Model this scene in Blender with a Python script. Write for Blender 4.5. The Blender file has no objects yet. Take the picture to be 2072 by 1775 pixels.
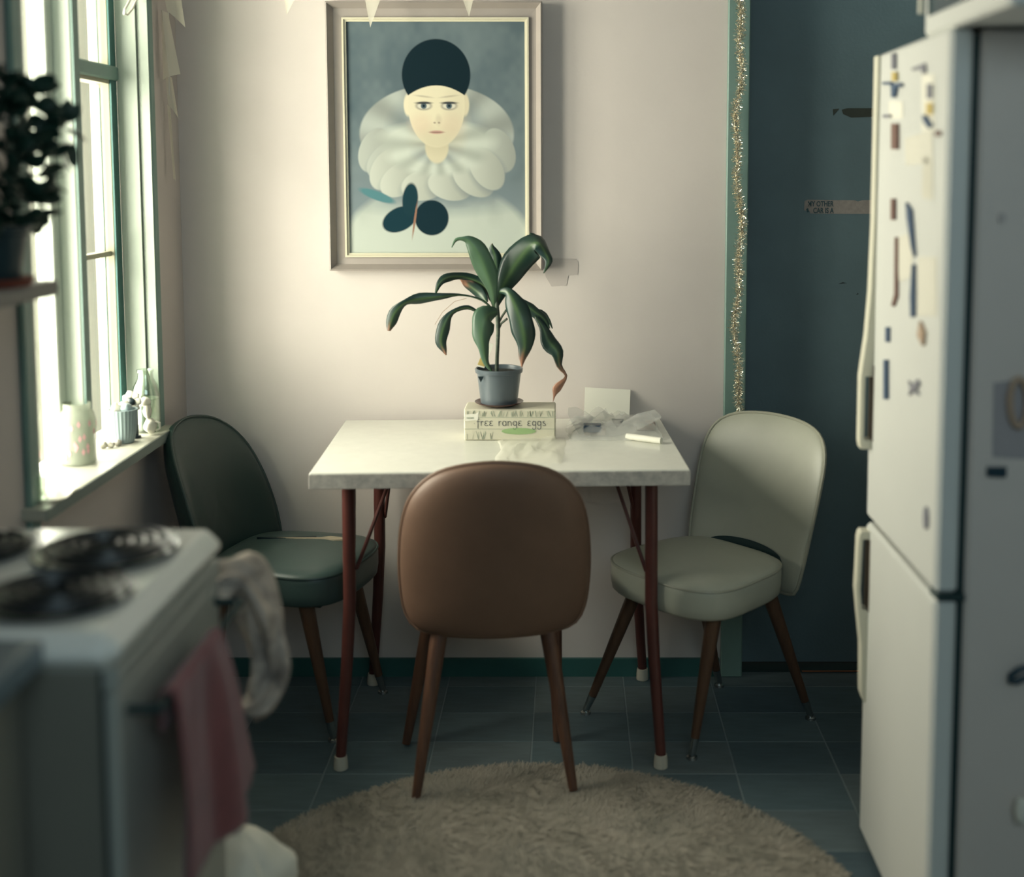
import bpy, math, random
import numpy as np
from mathutils import Vector, Matrix, noise
random.seed(7)
C = bpy.context.scene.collection
PI = math.pi

# ------------------------------------------------------------------ camera
F, CX, HOR, VV, H = 2450.0, 1150.0, 350.0, 27000.0, 1.43
_k = (VV - HOR) / F
_t = (_k - math.sqrt(_k * _k - 4)) / 2
TH = math.atan(_t)
CY = HOR + F * _t
cd = bpy.data.cameras.new('camera')
cam = bpy.data.objects.new('camera', cd)
C.objects.link(cam)
cam.location = (0, 0, H)
cam.rotation_euler = (PI / 2 - TH, 0, 0)
cd.sensor_width = 36
cd.lens = F / 2072 * 36
cd.shift_x = (1036 - CX) / 2072
cd.shift_y = (CY - 887.5) / 2072
cd.clip_start = 0.05
cd.dof.use_dof = True
cd.dof.focus_distance = 3.28
cd.dof.aperture_fstop = 1.25
bpy.context.scene.camera = cam

# ------------------------------------------------------------------ world, lights, exposure
w = bpy.data.worlds.new('world')
bpy.context.scene.world = w
w.use_nodes = True
bg = w.node_tree.nodes['Background']
bg.inputs['Color'].default_value = (0.98, 0.93, 0.70, 1)
bg.inputs['Strength'].default_value = 0.86

def area(name, loc, rot, sx, sy, power, col):
    l = bpy.data.lights.new(name, 'AREA')
    l.shape = 'RECTANGLE'; l.size = sx; l.size_y = sy
    l.energy = power; l.color = col
    o = bpy.data.objects.new(name, l); C.objects.link(o)
    o.location = loc; o.rotation_euler = rot
    return o

# daylight of the overcast sky entering the window in the left wall
area('window_daylight', (-1.95, 2.75, 1.36), (0, math.radians(-90), 0), 1.7, 4.2, 570, (1.0, 0.95, 0.84))
# weak cool fill light added behind the camera
area('rear_fill_light', (0.35, -0.35, 2.0), (math.radians(72), 0, 0), 1.6, 0.8, 13.0, (0.70, 0.92, 1.0))

vs = bpy.context.scene.view_settings
vs.view_transform = 'Standard'
vs.look = 'None'
vs.gamma = 1
vs.use_curve_mapping = False
vs.exposure = 0.0

# ------------------------------------------------------------------ projection helper: a pixel of the photo onto a known plane
def at(u, v, x=None, y=None, z=None):
    a = (u - CX) / F; b = (CY - v) / F
    r = Vector((a, math.cos(TH) + b * math.sin(TH), -math.sin(TH) + b * math.cos(TH)))
    if z is not None: k = (z - H) / r.z
    elif y is not None: k = y / r.y
    else: k = x / r.x
    return Vector((0, 0, H)) + r * k

def lin(c):
    if isinstance(c, str):
        c = [int(c[i:i + 2], 16) / 255 for i in (0, 2, 4)]
    return tuple(x / 12.92 if x <= 0.04045 else ((x + 0.055) / 1.055) ** 2.4 for x in c)

# ------------------------------------------------------------------ materials
def mat(name, col, rough=0.6, metal=0.0, var=0.0, scale=8.0, bump=0.0, bscale=60.0, col2=None,
        stretch=(1, 1, 1), spec=None, coat=0.0, trans=0.0, alpha=1.0, sheen=0.0):
    m = bpy.data.materials.new(name); m.use_nodes = True
    nt = m.node_tree; b = nt.nodes['Principled BSDF']
    c = lin(col) if isinstance(col, str) else col
    b.inputs['Base Color'].default_value = (*c, 1)
    b.inputs['Roughness'].default_value = rough
    b.inputs['Metallic'].default_value = metal
    if spec is not None: b.inputs['Specular IOR Level'].default_value = spec
    if coat: b.inputs['Coat Weight'].default_value = coat; b.inputs['Coat Roughness'].default_value = 0.12
    if trans: b.inputs['Transmission Weight'].default_value = trans
    if alpha < 1: b.inputs['Alpha'].default_value = alpha
    if sheen: b.inputs['Sheen Weight'].default_value = sheen
    if var or col2 or bump:
        tc = nt.nodes.new('ShaderNodeTexCoord'); mp = nt.nodes.new('ShaderNodeMapping')
        mp.inputs['Scale'].default_value = stretch
        nt.links.new(tc.outputs['Object'], mp.inputs['Vector'])
    if var or col2:
        n = nt.nodes.new('ShaderNodeTexNoise'); n.inputs['Scale'].default_value = scale
        n.inputs['Detail'].default_value = 6; n.inputs['Roughness'].default_value = 0.6
        nt.links.new(mp.outputs[0], n.inputs['Vector'])
        r = nt.nodes.new('ShaderNodeValToRGB')
        r.color_ramp.elements[0].position = 0.32; r.color_ramp.elements[1].position = 0.68
        c2 = (lin(col2) if isinstance(col2, str) else col2) if col2 else tuple(x * (1 - var) for x in c)
        r.color_ramp.elements[0].color = (*c2, 1); r.color_ramp.elements[1].color = (*c, 1)
        nt.links.new(n.outputs['Fac'], r.inputs[0]); nt.links.new(r.outputs[0], b.inputs['Base Color'])
    if bump:
        n2 = nt.nodes.new('ShaderNodeTexNoise'); n2.inputs['Scale'].default_value = bscale
        n2.inputs['Detail'].default_value = 4
        nt.links.new(mp.outputs[0], n2.inputs['Vector'])
        bp = nt.nodes.new('ShaderNodeBump'); bp.inputs['Strength'].default_value = bump
        bp.inputs['Distance'].default_value = 0.004
        nt.links.new(n2.outputs['Fac'], bp.inputs['Height']); nt.links.new(bp.outputs[0], b.inputs['Normal'])
    return m

def glass_mat(name, tint=(0.95, 0.97, 0.93), mixf=0.12, rough=0.05):
    m = bpy.data.materials.new(name); m.use_nodes = True
    nt = m.node_tree; nt.nodes.remove(nt.nodes['Principled BSDF'])
    t = nt.nodes.new('ShaderNodeBsdfTransparent'); t.inputs[0].default_value = (*tint, 1)
    g = nt.nodes.new('ShaderNodeBsdfGlossy'); g.inputs['Roughness'].default_value = rough
    fr = nt.nodes.new('ShaderNodeLayerWeight'); fr.inputs[0].default_value = 0.25
    mm = nt.nodes.new('ShaderNodeMath'); mm.operation = 'MULTIPLY_ADD'
    mm.inputs[1].default_value = 0.5; mm.inputs[2].default_value = mixf
    nt.links.new(fr.outputs['Facing'], mm.inputs[0])
    mx = nt.nodes.new('ShaderNodeMixShader')
    nt.links.new(mm.outputs[0], mx.inputs[0]); nt.links.new(t.outputs[0], mx.inputs[1]); nt.links.new(g.outputs[0], mx.inputs[2])
    nt.links.new(mx.outputs[0], nt.nodes['Material Output'].inputs[0])
    return m

def film_mat(name, col, opac=0.6):
    m = bpy.data.materials.new(name); m.use_nodes = True
    nt = m.node_tree; b = nt.nodes['Principled BSDF']
    b.inputs['Base Color'].default_value = (*lin(col), 1); b.inputs['Roughness'].default_value = 0.28
    tl = nt.nodes.new('ShaderNodeBsdfTranslucent'); tl.inputs[0].default_value = (*lin(col), 1)
    t = nt.nodes.new('ShaderNodeBsdfTransparent')
    a = nt.nodes.new('ShaderNodeMixShader'); a.inputs[0].default_value = 0.45
    nt.links.new(b.outputs[0], a.inputs[1]); nt.links.new(tl.outputs[0], a.inputs[2])
    x = nt.nodes.new('ShaderNodeMixShader'); x.inputs[0].default_value = opac
    nt.links.new(t.outputs[0], x.inputs[1]); nt.links.new(a.outputs[0], x.inputs[2])
    nt.links.new(x.outputs[0], nt.nodes['Material Output'].inputs[0])
    return m

def attr_mat(name, rough=0.6, attr='col'):
    m = bpy.data.materials.new(name); m.use_nodes = True
    nt = m.node_tree; b = nt.nodes['Principled BSDF']; b.inputs['Roughness'].default_value = rough
    n = nt.nodes.new('ShaderNodeAttribute'); n.attribute_name = attr
    nt.links.new(n.outputs['Color'], b.inputs['Base Color'])
    return m

M = {}
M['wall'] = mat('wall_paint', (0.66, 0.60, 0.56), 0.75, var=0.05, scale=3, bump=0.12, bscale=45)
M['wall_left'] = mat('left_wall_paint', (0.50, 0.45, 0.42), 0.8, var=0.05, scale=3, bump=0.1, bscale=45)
M['wall_rear'] = mat('rear_wall_paint', (0.18, 0.21, 0.23), 0.8, var=0.05, scale=3)
M['ceiling'] = mat('ceiling_paint', (0.36, 0.36, 0.36), 0.9)
M['green'] = mat('green_gloss_paint', (0.165, 0.265, 0.23), 0.45, var=0.10, scale=14, bump=0.05)
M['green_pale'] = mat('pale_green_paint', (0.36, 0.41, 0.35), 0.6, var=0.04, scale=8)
M['mullion'] = mat('mullion_lit_paint', (0.54, 0.59, 0.52), 0.6)  # lighter than the other frame paints: the daylight on it is in the colour
M['green_dark'] = mat('dark_green_paint_and_shade', (0.03, 0.12, 0.11), 0.5, var=0.15, scale=10)
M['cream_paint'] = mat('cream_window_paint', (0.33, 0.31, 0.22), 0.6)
M['sill'] = mat('sill_paint', (0.40, 0.40, 0.33), 0.45, var=0.05, scale=10)
M['sill_edge'] = mat('sill_edge_paint', (0.18, 0.22, 0.20), 0.5)
M['door'] = mat('blue_door_paint', (0.135, 0.210, 0.240), 0.62, var=0.22, scale=2.4, bump=0.15, bscale=120)
M['tile'] = [mat('floor_tile_%s' % n, c, 0.55, var=0.25, scale=9, stretch=(1, 5, 1), bump=0.08, bscale=30)
             for n, c in (('a', (0.105, 0.155, 0.17)), ('b', (0.090, 0.135, 0.15)), ('c', (0.13, 0.17, 0.18)), ('d', (0.078, 0.12, 0.14)))]
M['grout'] = mat('floor_grout', (0.20, 0.245, 0.25), 0.8)
M['laminate'] = mat('white_laminate', (0.74, 0.74, 0.66), 0.22, var=0.05, scale=30)
M['laminate_edge'] = mat('marbled_edge', (0.56, 0.53, 0.47), 0.4, col2=(0.36, 0.34, 0.31), scale=55)
M['redmetal'] = mat('oxblood_metal', (0.10, 0.030, 0.024), 0.35, var=0.25, scale=20)
M['rubber'] = mat('cream_rubber', (0.50, 0.47, 0.38), 0.7)
M['brown'] = mat('brown_vinyl', (0.165, 0.095, 0.062), 0.55, var=0.14, scale=9, bump=0.06, bscale=200)
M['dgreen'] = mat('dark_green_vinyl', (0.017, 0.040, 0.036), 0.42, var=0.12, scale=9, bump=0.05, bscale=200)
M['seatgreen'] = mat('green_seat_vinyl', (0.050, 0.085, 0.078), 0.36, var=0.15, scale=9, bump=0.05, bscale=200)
M['creamv'] = mat('cream_vinyl', (0.42, 0.43, 0.35), 0.4, var=0.08, scale=8, bump=0.04, bscale=200)
M['creampipe'] = mat('cream_piping', (0.34, 0.34, 0.27), 0.4)
M['darkpipe'] = mat('dark_piping', (0.05, 0.06, 0.05), 0.5)
M['wood'] = mat('chair_leg_wood', (0.12, 0.062, 0.034), 0.45, col2=(0.075, 0.038, 0.022), scale=14, stretch=(5, 5, 0.6))
M['wood2'] = mat('brown_chair_leg_wood', (0.125, 0.058, 0.032), 0.45, col2=(0.07, 0.032, 0.02), scale=14, stretch=(5, 5, 0.6))
M['chrome'] = mat('worn_chrome', (0.45, 0.47, 0.46), 0.25, 1.0)
M['foam'] = mat('torn_foam', (0.42, 0.36, 0.26), 0.9)
M['frame'] = mat('frame_taupe', (0.34, 0.30, 0.27), 0.5, var=0.06, scale=20)
M['frame_lip'] = mat('frame_cream', (0.60, 0.56, 0.42), 0.4)
M['canvas'] = attr_mat('painted_canvas', 0.85)
M['canvas'].node_tree.nodes['Principled BSDF'].inputs['Specular IOR Level'].default_value = 0.15
M['leaf'] = attr_mat('leaf', 0.38)
M['stem'] = mat('plant_stem', (0.045, 0.07, 0.05), 0.6, col2=(0.10, 0.12, 0.08), scale=60, stretch=(1, 1, 3))
M['soil'] = mat('soil', (0.012, 0.015, 0.012), 0.95, bump=0.8, bscale=90)
M['greypot'] = mat('grey_plastic', (0.10, 0.125, 0.14), 0.3, coat=0.2)
M['saucer'] = mat('dark_red_glaze', (0.05, 0.012, 0.01), 0.3)
M['carton'] = mat('printed_carton', (0.62, 0.59, 0.46), 0.6)
M['carton_print'] = mat('grey_green_print', (0.36, 0.40, 0.31), 0.6)
M['ink'] = mat('dark_ink', (0.03, 0.04, 0.06), 0.6)
M['lime'] = mat('green_print', (0.30, 0.44, 0.20), 0.6)
M['paper'] = mat('white_paper', (0.78, 0.76, 0.66), 0.7)
M['notepaper'] = mat('note_paper', (0.66, 0.64, 0.55), 0.7)
M['film'] = film_mat('clear_film', 'F8F8F4', 0.26)
M['wrap'] = film_mat('white_wrap', 'FAF8EE', 0.55)
M['pennant'] = film_mat('white_pennant', 'EDE8D8', 0.75)
M['string'] = mat('white_string', (0.7, 0.7, 0.65), 0.8)
M['navy'] = mat('navy_print', (0.02, 0.045, 0.08), 0.4)
M['tan'] = mat('tan_card', (0.42, 0.30, 0.21), 0.6)
M['tinsel'] = mat('tinsel_foil', (0.92, 0.86, 0.72), 0.18, 1.0)
M['brass'] = mat('brass_strip', (0.75, 0.28, 0.14), 0.3, 0.8)
M['tape'] = mat('brown_tape', (0.035, 0.045, 0.035), 0.5, var=0.2, scale=40)
M['sticker'] = mat('torn_sticker', (0.34, 0.31, 0.29), 0.7, var=0.25, scale=60)
M['sticker_ink'] = mat('sticker_ink', (0.03, 0.08, 0.10), 0.7)
M['smudge'] = mat('old_tape', (0.50, 0.45, 0.42), 0.7)
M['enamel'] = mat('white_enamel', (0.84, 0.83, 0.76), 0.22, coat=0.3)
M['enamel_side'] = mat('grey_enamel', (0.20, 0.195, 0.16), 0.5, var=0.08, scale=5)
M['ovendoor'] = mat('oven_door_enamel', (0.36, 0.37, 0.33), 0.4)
M['gasket'] = mat('dark_gasket', (0.012, 0.035, 0.035), 0.7)
M['fridge'] = mat('fridge_enamel', (0.66, 0.67, 0.63), 0.38, var=0.03, scale=6)
M['fridge_side'] = mat('fridge_side_enamel', (0.66, 0.59, 0.53), 0.5, var=0.04, scale=5)
M['fridge_trim'] = mat('fridge_trim', (0.66, 0.64, 0.52), 0.45)
M['recess_shade'] = mat('handle_recess_shade', (0.16, 0.13, 0.10), 0.7)
M['coil'] = mat('burner_coil', (0.02, 0.024, 0.026), 0.35, 0.4)
M['drip'] = mat('drip_bowl', (0.035, 0.05, 0.055), 0.3, 0.7)
M['worktop'] = mat('worktop_blue_grey', (0.14, 0.18, 0.20), 0.28)
M['redtowel'] = mat('red_towel', (0.22, 0.058, 0.060), 0.95, var=0.3, scale=14, bump=0.5, bscale=300, sheen=0.3)
M['cloth'] = mat('patterned_cloth', (0.62, 0.53, 0.44), 0.9, col2=(0.20, 0.17, 0.15), scale=22, bump=0.4, bscale=200)
M['rug'] = mat('cream_shag', (0.40, 0.355, 0.29), 0.95, col2=(0.29, 0.265, 0.215), scale=9)
M['shelf'] = mat('shelf_paint', (0.22, 0.20, 0.18), 0.6)
M['terracotta'] = mat('terracotta', (0.20, 0.05, 0.03), 0.7)
M['darkpot'] = mat('dark_glazed_pot', (0.01, 0.03, 0.035), 0.4)
M['darkleaf'] = mat('dark_leaf', (0.012, 0.045, 0.030), 0.5, var=0.3, scale=20)
M['glass'] = glass_mat('window_glass', (0.97, 0.98, 0.95), 0.02)
M['clearglass'] = glass_mat('clear_glass', (0.88, 0.93, 0.88), 0.14, 0.08)
M['milkglass'] = film_mat('frosted_glass', 'B9BFB0', 0.6)
M['pinkprint'] = mat('pink_print', (0.62, 0.34, 0.36), 0.6)
M['ribpot'] = mat('ribbed_ceramic', (0.26, 0.33, 0.34), 0.35)
M['whiteceramic'] = mat('white_ceramic', (0.66, 0.64, 0.54), 0.3)
M['pebble'] = mat('pale_pebble', (0.40, 0.38, 0.32), 0.7, var=0.5, scale=50)
M['black'] = mat('black_plastic', (0.008, 0.02, 0.025), 0.4)
M['yellow'] = mat('yellow_print', (0.55, 0.42, 0.14), 0.6)
M['blueprint'] = mat('blue_magnet', (0.05, 0.09, 0.16), 0.5)
M['brownmag'] = mat('brown_magnet', (0.18, 0.10, 0.08), 0.6)
M['greymag'] = mat('grey_magnet', (0.22, 0.22, 0.25), 0.6)
M['mwdoor'] = mat('microwave_window', (0.018, 0.045, 0.06), 0.25)

# ------------------------------------------------------------------ mesh builder
class MB:
    def __init__(s): s.v = []; s.f = []; s.c = None
    def box(s, x0, x1, y0, y1, z0, z1, b=0.0):
        n = len(s.v)
        if b <= 0:
            s.v += [(x, y, z) for z in (z0, z1) for y in (y0, y1) for x in (x0, x1)]
            s.f += [[n + i for i in q] for q in ((0, 2, 3, 1), (4, 5, 7, 6), (0, 1, 5, 4), (2, 6, 7, 3), (0, 4, 6, 2), (1, 3, 7, 5))]
            return s
        # bevelled box: three inset rectangles joined (24 verts)
        idx = {}
        for i, X in enumerate((x0, x1)):
            for j, Y in enumerate((y0, y1)):
                for k, Z in enumerate((z0, z1)):
                    sx, sy, sz = (1 if i == 0 else -1), (1 if j == 0 else -1), (1 if k == 0 else -1)
                    for a, p in enumerate(((X, Y + sy * b, Z + sz * b), (X + sx * b, Y, Z + sz * b), (X + sx * b, Y + sy * b, Z))):
                        idx[i, j, k, a] = len(s.v); s.v.append(p)
        g = lambda i, j, k, a: idx[i, j, k, a]
        for i in (0, 1): s.f.append([g(i, 0, 0, 0), g(i, 1, 0, 0), g(i, 1, 1, 0), g(i, 0, 1, 0)])
        for j in (0, 1): s.f.append([g(0, j, 0, 1), g(1, j, 0, 1), g(1, j, 1, 1), g(0, j, 1, 1)])
        for k in (0, 1): s.f.append([g(0, 0, k, 2), g(1, 0, k, 2), g(1, 1, k, 2), g(0, 1, k, 2)])
        for j in (0, 1):
            for k in (0, 1): s.f.append([g(0, j, k, 1), g(1, j, k, 1), g(1, j, k, 2), g(0, j, k, 2)])
        for i in (0, 1):
            for k in (0, 1): s.f.append([g(i, 0, k, 0), g(i, 1, k, 0), g(i, 1, k, 2), g(i, 0, k, 2)])
            for j in (0, 1): s.f.append([g(i, j, 0, 0), g(i, j, 1, 0), g(i, j, 1, 1), g(i, j, 0, 1)])
        for i in (0, 1):
            for j in (0, 1):
                for k in (0, 1): s.f.append([g(i, j, k, 0), g(i, j, k, 1), g(i, j, k, 2)])
        return s
    def tube(s, pts, rad, n=8, cap=True, closed=False):
        pts = [Vector(p) for p in pts]
        rs = rad if isinstance(rad, (list, tuple)) else [rad] * len(pts)
        base = len(s.v); prev = None
        for i, p in enumerate(pts):
            a = pts[i - 1] if (i > 0 or closed) else p
            b = pts[(i + 1) % len(pts)] if (i < len(pts) - 1 or closed) else p
            d = (b - a).normalized()
            if prev is None:
                up = Vector((0, 0, 1)) if abs(d.z) < 0.9 else Vector((1, 0, 0))
                u = d.cross(up).normalized()
            else:
                u = (prev - d * prev.dot(d)).normalized()
            prev = u; w_ = d.cross(u)
            for k in range(n):
                t = 2 * PI * k / n
                s.v.append(tuple(p + (u * math.cos(t) + w_ * math.sin(t)) * rs[i]))
        m = len(pts)
        for i in range(m if closed else m - 1):
            for k in range(n):
                j = (i + 1) % m
                s.f.append([base + i * n + k, base + i * n + (k + 1) % n, base + j * n + (k + 1) % n, base + j * n + k])
        if cap and not closed:
            s.f.append([base + k for k in range(n)][::-1]); s.f.append([base + (m - 1) * n + k for k in range(n)])
        return s
    def lathe(s, prof, c=(0, 0, 0), n=24, closed=False):
        base = len(s.v)
        for r, z in prof:
            for k in range(n):
                t = 2 * PI * k / n
                s.v.append((c[0] + r * math.cos(t), c[1] + r * math.sin(t), c[2] + z))
        for i in range(len(prof) - 1):
            for k in range(n):
                s.f.append([base + i * n + k, base + i * n + (k + 1) % n, base + (i + 1) * n + (k + 1) % n, base + (i + 1) * n + k])
        if not closed:
            s.f.append([base + k for k in range(n)][::-1]); s.f.append([base + (len(prof) - 1) * n + k for k in range(n)])
        return s
    def prism(s, pts, d):        # polygon pts (3D) extruded by vector d
        n = len(s.v); m = len(pts); d = Vector(d)
        s.v += [tuple(p) for p in pts] + [tuple(Vector(p) + d) for p in pts]
        s.f.append(list(range(n, n + m))[::-1]); s.f.append(list(range(n + m, n + 2 * m)))
        for i in range(m): s.f.append([n + i, n + (i + 1) % m, n + m + (i + 1) % m, n + m + i])
        return s
    def grid(s, fn, nu, nv, closeu=False):
        base = len(s.v); cu = nu if closeu else nu + 1
        for j in range(nv + 1):
            for i in range(cu): s.v.append(tuple(fn(i / nu, j / nv)))
        for j in range(nv):
            for i in range(nu):
                a = base + j * cu + i; b = base + j * cu + (i + 1) % cu
                s.f.append([a, b, b + cu, a + cu])
        return s
    def build(s, name, m, parent=None, smooth=True, loc=None, kind=None, sharp=35):
        me = bpy.data.meshes.new(name); me.from_pydata(s.v, [], s.f); me.validate(); me.update()
        if s.c is not None:
            ca = me.color_attributes.new('col', 'FLOAT_COLOR', 'POINT')
            ca.data.foreach_set('color', np.asarray(s.c, dtype=np.float32).ravel())
        import bmesh
        bm = bmesh.new(); bm.from_mesh(me); bmesh.ops.recalc_face_normals(bm, faces=bm.faces); bm.to_mesh(me); bm.free()
        if smooth:
            me.shade_smooth(); me.set_sharp_from_angle(angle=math.radians(sharp))
        if m is not None: me.materials.append(m)
        o = bpy.data.objects.new(name, me); C.objects.link(o)
        if parent: o.parent = parent
        if loc: o.location = loc
        if kind: o['kind'] = kind
        return o

def thing(name, label, cat, loc=(0, 0, 0), rz=0.0, group=None):
    o = bpy.data.objects.new(name, None); C.objects.link(o); o.empty_display_size = 0.05
    o.location = loc; o.rotation_euler = (0, 0, rz)
    return tag(o, label, cat, group)
def tag(o, label, cat, group=None):
    o['label'] = label; o['category'] = cat
    if group: o['group'] = group
    return o
def struct(name, mb, m, parent=None, smooth=False):
    o = mb.build(name, m, parent, smooth=smooth)
    if parent is None: o['kind'] = 'structure'
    return o
def local(o):  # children built in world coordinates under a thing placed at o.location
    L = Vector(o.location)
    for c in o.children:
        if not c.get('_l'): c.location = Vector(c.location) - L
    return o
def rel(parent):   # keep world geometry: shift child by inverse of parent's location (no rotation)
    for c in parent.children: c.location = -Vector(parent.location)

# ------------------------------------------------------------------ setting
WY = 3.345; WX = -1.069; RX = 1.32; BY = -1.3; CZ = 2.45
DX0 = 0.478; DX1 = 1.25; DZ = 2.05
struct('wall_back', MB().box(WX - .15, DX0, WY, WY + .12, 0, CZ).box(DX0, DX1, WY, WY + .12, DZ, CZ).box(DX1, RX + .1, WY, WY + .12, 0, CZ), M['wall'])
WY0, WY1, SZ, WT = 2.37, 3.09, 0.742, 2.25
wl = MB().box(WX - .14, WX, BY, WY0, 0, CZ).box(WX - .14, WX, WY1, WY, 0, CZ).box(WX - .14, WX, WY0, WY1, 0, SZ).box(WX - .14, WX, WY0, WY1, WT, CZ)
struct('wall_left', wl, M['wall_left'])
struct('wall_right', MB().box(RX, RX + .1, BY, WY, 0, CZ), M['wall_rear'])
struct('wall_front', MB().box(WX - .14, RX + .1, BY - .1, BY, 0, CZ), M['wall_rear'])
struct('ceiling', MB().box(WX - .14, RX + .1, BY - .1, WY + .12, CZ, CZ + .1), M['ceiling'])
fl = struct('floor', MB().box(WX - .14, RX + .1, BY - .1, WY + .2, -.1, -.0010), M['grout'])
TX, TY = 0.2465, 0.165
tmesh = {}
for k in range(4):
    me = MB().box(0.0015, TX - .0015, .0012, TY - .0012, -.006, 0, 0.001).build('tile', M['tile'][k], smooth=False)
    tmesh[k] = me.data; bpy.data.objects.remove(me)
i0 = int(math.floor((WX + .338) / TX)) + 1
for i in range(i0, 7):
    x = -.338 + TX * i
    if x + TX > RX: continue
    for j in range(-5, 9):
        y = 3.267 - TY * (1 + j) + (0)
        if j < -1: continue
        o = bpy.data.objects.new('tile', tmesh[random.choice((0, 0, 1, 1, 2, 3))]); C.objects.link(o); o.parent = fl
        o.location = (x, y, 0)
struct('baseboard_back', MB().box(WX, 0.43, WY - .012, WY, 0.0, 0.052), M['green_dark'])
struct('baseboard_left', MB().box(WX, WX + .012, 1.97, WY - .012, 0.0, 0.052), M['green_dark'])
# door surround and blue door
xa, xb = at(1466, 700, y=WY - .015).x, at(1510, 700, y=WY - .015).x
struct('trim_1', MB().box(xa, xb, WY - .016, WY + .0, 0, DZ + .06, .003).box(xa, DX1 + .06, WY - .016, WY, DZ, DZ + .06, .003), M['green'])
struct('trim_2', MB().box(DX0, DX0 + .004, WY, WY + .075, 0, DZ).box(DX0, DX1, WY, WY + .075, DZ - .004, DZ), M['green_dark'])
d1 = struct('door_1', MB().box(DX0 + .004, DX1, WY + .072, WY + .11, 0.008, DZ - .004, .002), M['door'])
struct('trim_3', MB().box(DX0 + .004, DX1, WY + .02, WY + .10, -.003, 0.004), M['gasket'])
x3 = at(1622, 1347, y=WY + .02).x
tag(MB().box(x3, DX1, WY + .012, WY + .018, 0.0045, .0062).build('threshold_strip', M['brass'], smooth=False), 'thin coppery strip lying along the foot of the blue door', 'strip')

# window in the left wall
wn = MB()
wi = bpy.data.objects.new('window_1', None); C.objects.link(wi); wi['kind'] = 'structure'
GX = -1.165
def wpart(name, mb, m): return mb.build(name, m, wi, smooth=False)
wpart('casing', MB().box(WX, -1.055, WY1, WY1 + .032, SZ, WT + .04, .003).box(WX, -1.055, WY0 - .04, WY0, SZ - .03, WT + .04, .003)
      .box(WX, -1.055, WY0 - .04, WY1 + .032, WT, WT + .04, .003), M['green'])
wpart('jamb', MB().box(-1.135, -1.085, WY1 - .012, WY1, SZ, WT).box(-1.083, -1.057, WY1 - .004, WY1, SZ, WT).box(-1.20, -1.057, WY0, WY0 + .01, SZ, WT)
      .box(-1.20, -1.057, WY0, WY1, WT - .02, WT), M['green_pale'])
MY0, MY1 = 2.715, 2.748
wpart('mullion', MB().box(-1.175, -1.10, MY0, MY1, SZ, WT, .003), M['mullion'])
wpart('mullion_shaded_face', MB().box(-1.10, -1.095, MY0 + .001, MY1 - .001, SZ, WT), M['green'])  # darker slab: shade on the mullion's room side is put into its colour
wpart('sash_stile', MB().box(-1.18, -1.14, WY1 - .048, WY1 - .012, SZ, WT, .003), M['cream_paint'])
wpart('sash_edge_shade', MB().box(-1.14, -1.136, WY1 - .050, WY1 - .012, SZ, WT), M['green_dark'])  # dark strip painting the shadow side of the sash
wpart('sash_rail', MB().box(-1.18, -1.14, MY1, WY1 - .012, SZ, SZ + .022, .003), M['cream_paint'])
wpart('transom', MB().box(-1.175, -1.13, MY1, WY1 - .010, 1.660, 1.695, .004), M['green'])
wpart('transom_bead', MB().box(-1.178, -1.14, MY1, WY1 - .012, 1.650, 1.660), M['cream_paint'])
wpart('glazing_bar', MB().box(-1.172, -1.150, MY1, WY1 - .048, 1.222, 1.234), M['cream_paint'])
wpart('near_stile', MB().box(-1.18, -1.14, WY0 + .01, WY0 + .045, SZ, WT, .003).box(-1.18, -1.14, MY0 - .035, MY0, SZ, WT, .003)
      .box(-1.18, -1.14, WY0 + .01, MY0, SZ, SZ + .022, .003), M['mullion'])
for (a, b, z0, z1) in ((MY1, WY1 - .048, 1.234, 1.65), (MY1, WY1 - .048, SZ + .05, 1.222), (MY1, WY1 - .048, 1.695, WT), (WY0 + .045, MY0 - .035, SZ + .05, WT)):
    wpart('pane', MB().box(GX - .002, GX + .002, a, b, z0, z1), M['glass'])
# old putty lines in the glazing of the far sash
wpart('putty_line', MB().box(GX + .0025, GX + .004, WY1 - .060, WY1 - .057, SZ + .06, 1.64).box(GX + .0025, GX + .004, WY1 - .060, WY1 - .057, 1.70, WT), M['green_dark'])
# sill
s0 = at(326, 886, x=-1.02); s1 = at(135, 1000, x=-1.02)
SZ2 = (s0.z + s1.z) / 2
si = struct('trim_4', MB().box(-1.20, -1.02, WY0 - .055, WY1 + .03, SZ2 - .024, SZ2, .002), M['sill'])
M_se = MB().box(-1.0205, -1.0185, WY0 - .055, WY1 + .03, SZ2 - .024, SZ2 - .001)
M_se.build('sill_edge', M['sill_edge'], si, smooth=False)

# cord hook at the top of the window jamb
hk = [at(u, v, x=-1.075) for u, v in ((272, -25), (262, 2), (252, 20), (251, 28), (258, 30), (268, 18), (278, -5), (284, -25))]
tag(MB().tube(hk, .0028, 8).build('cord_loop', M['whiteceramic']), 'white cord loop hanging at the top of the green window jamb', 'cord')

# house wall seen outside the window: a pale rendered garden wall
ow = MB().box(-3.4, -3.3, 4.4, 7.5, -1, 1.05).build('garden_wall', M['whiteceramic'], smooth=False)
tag(ow, 'pale garden wall just visible outside through the window', 'wall'); ow['kind'] = 'structure'

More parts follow.
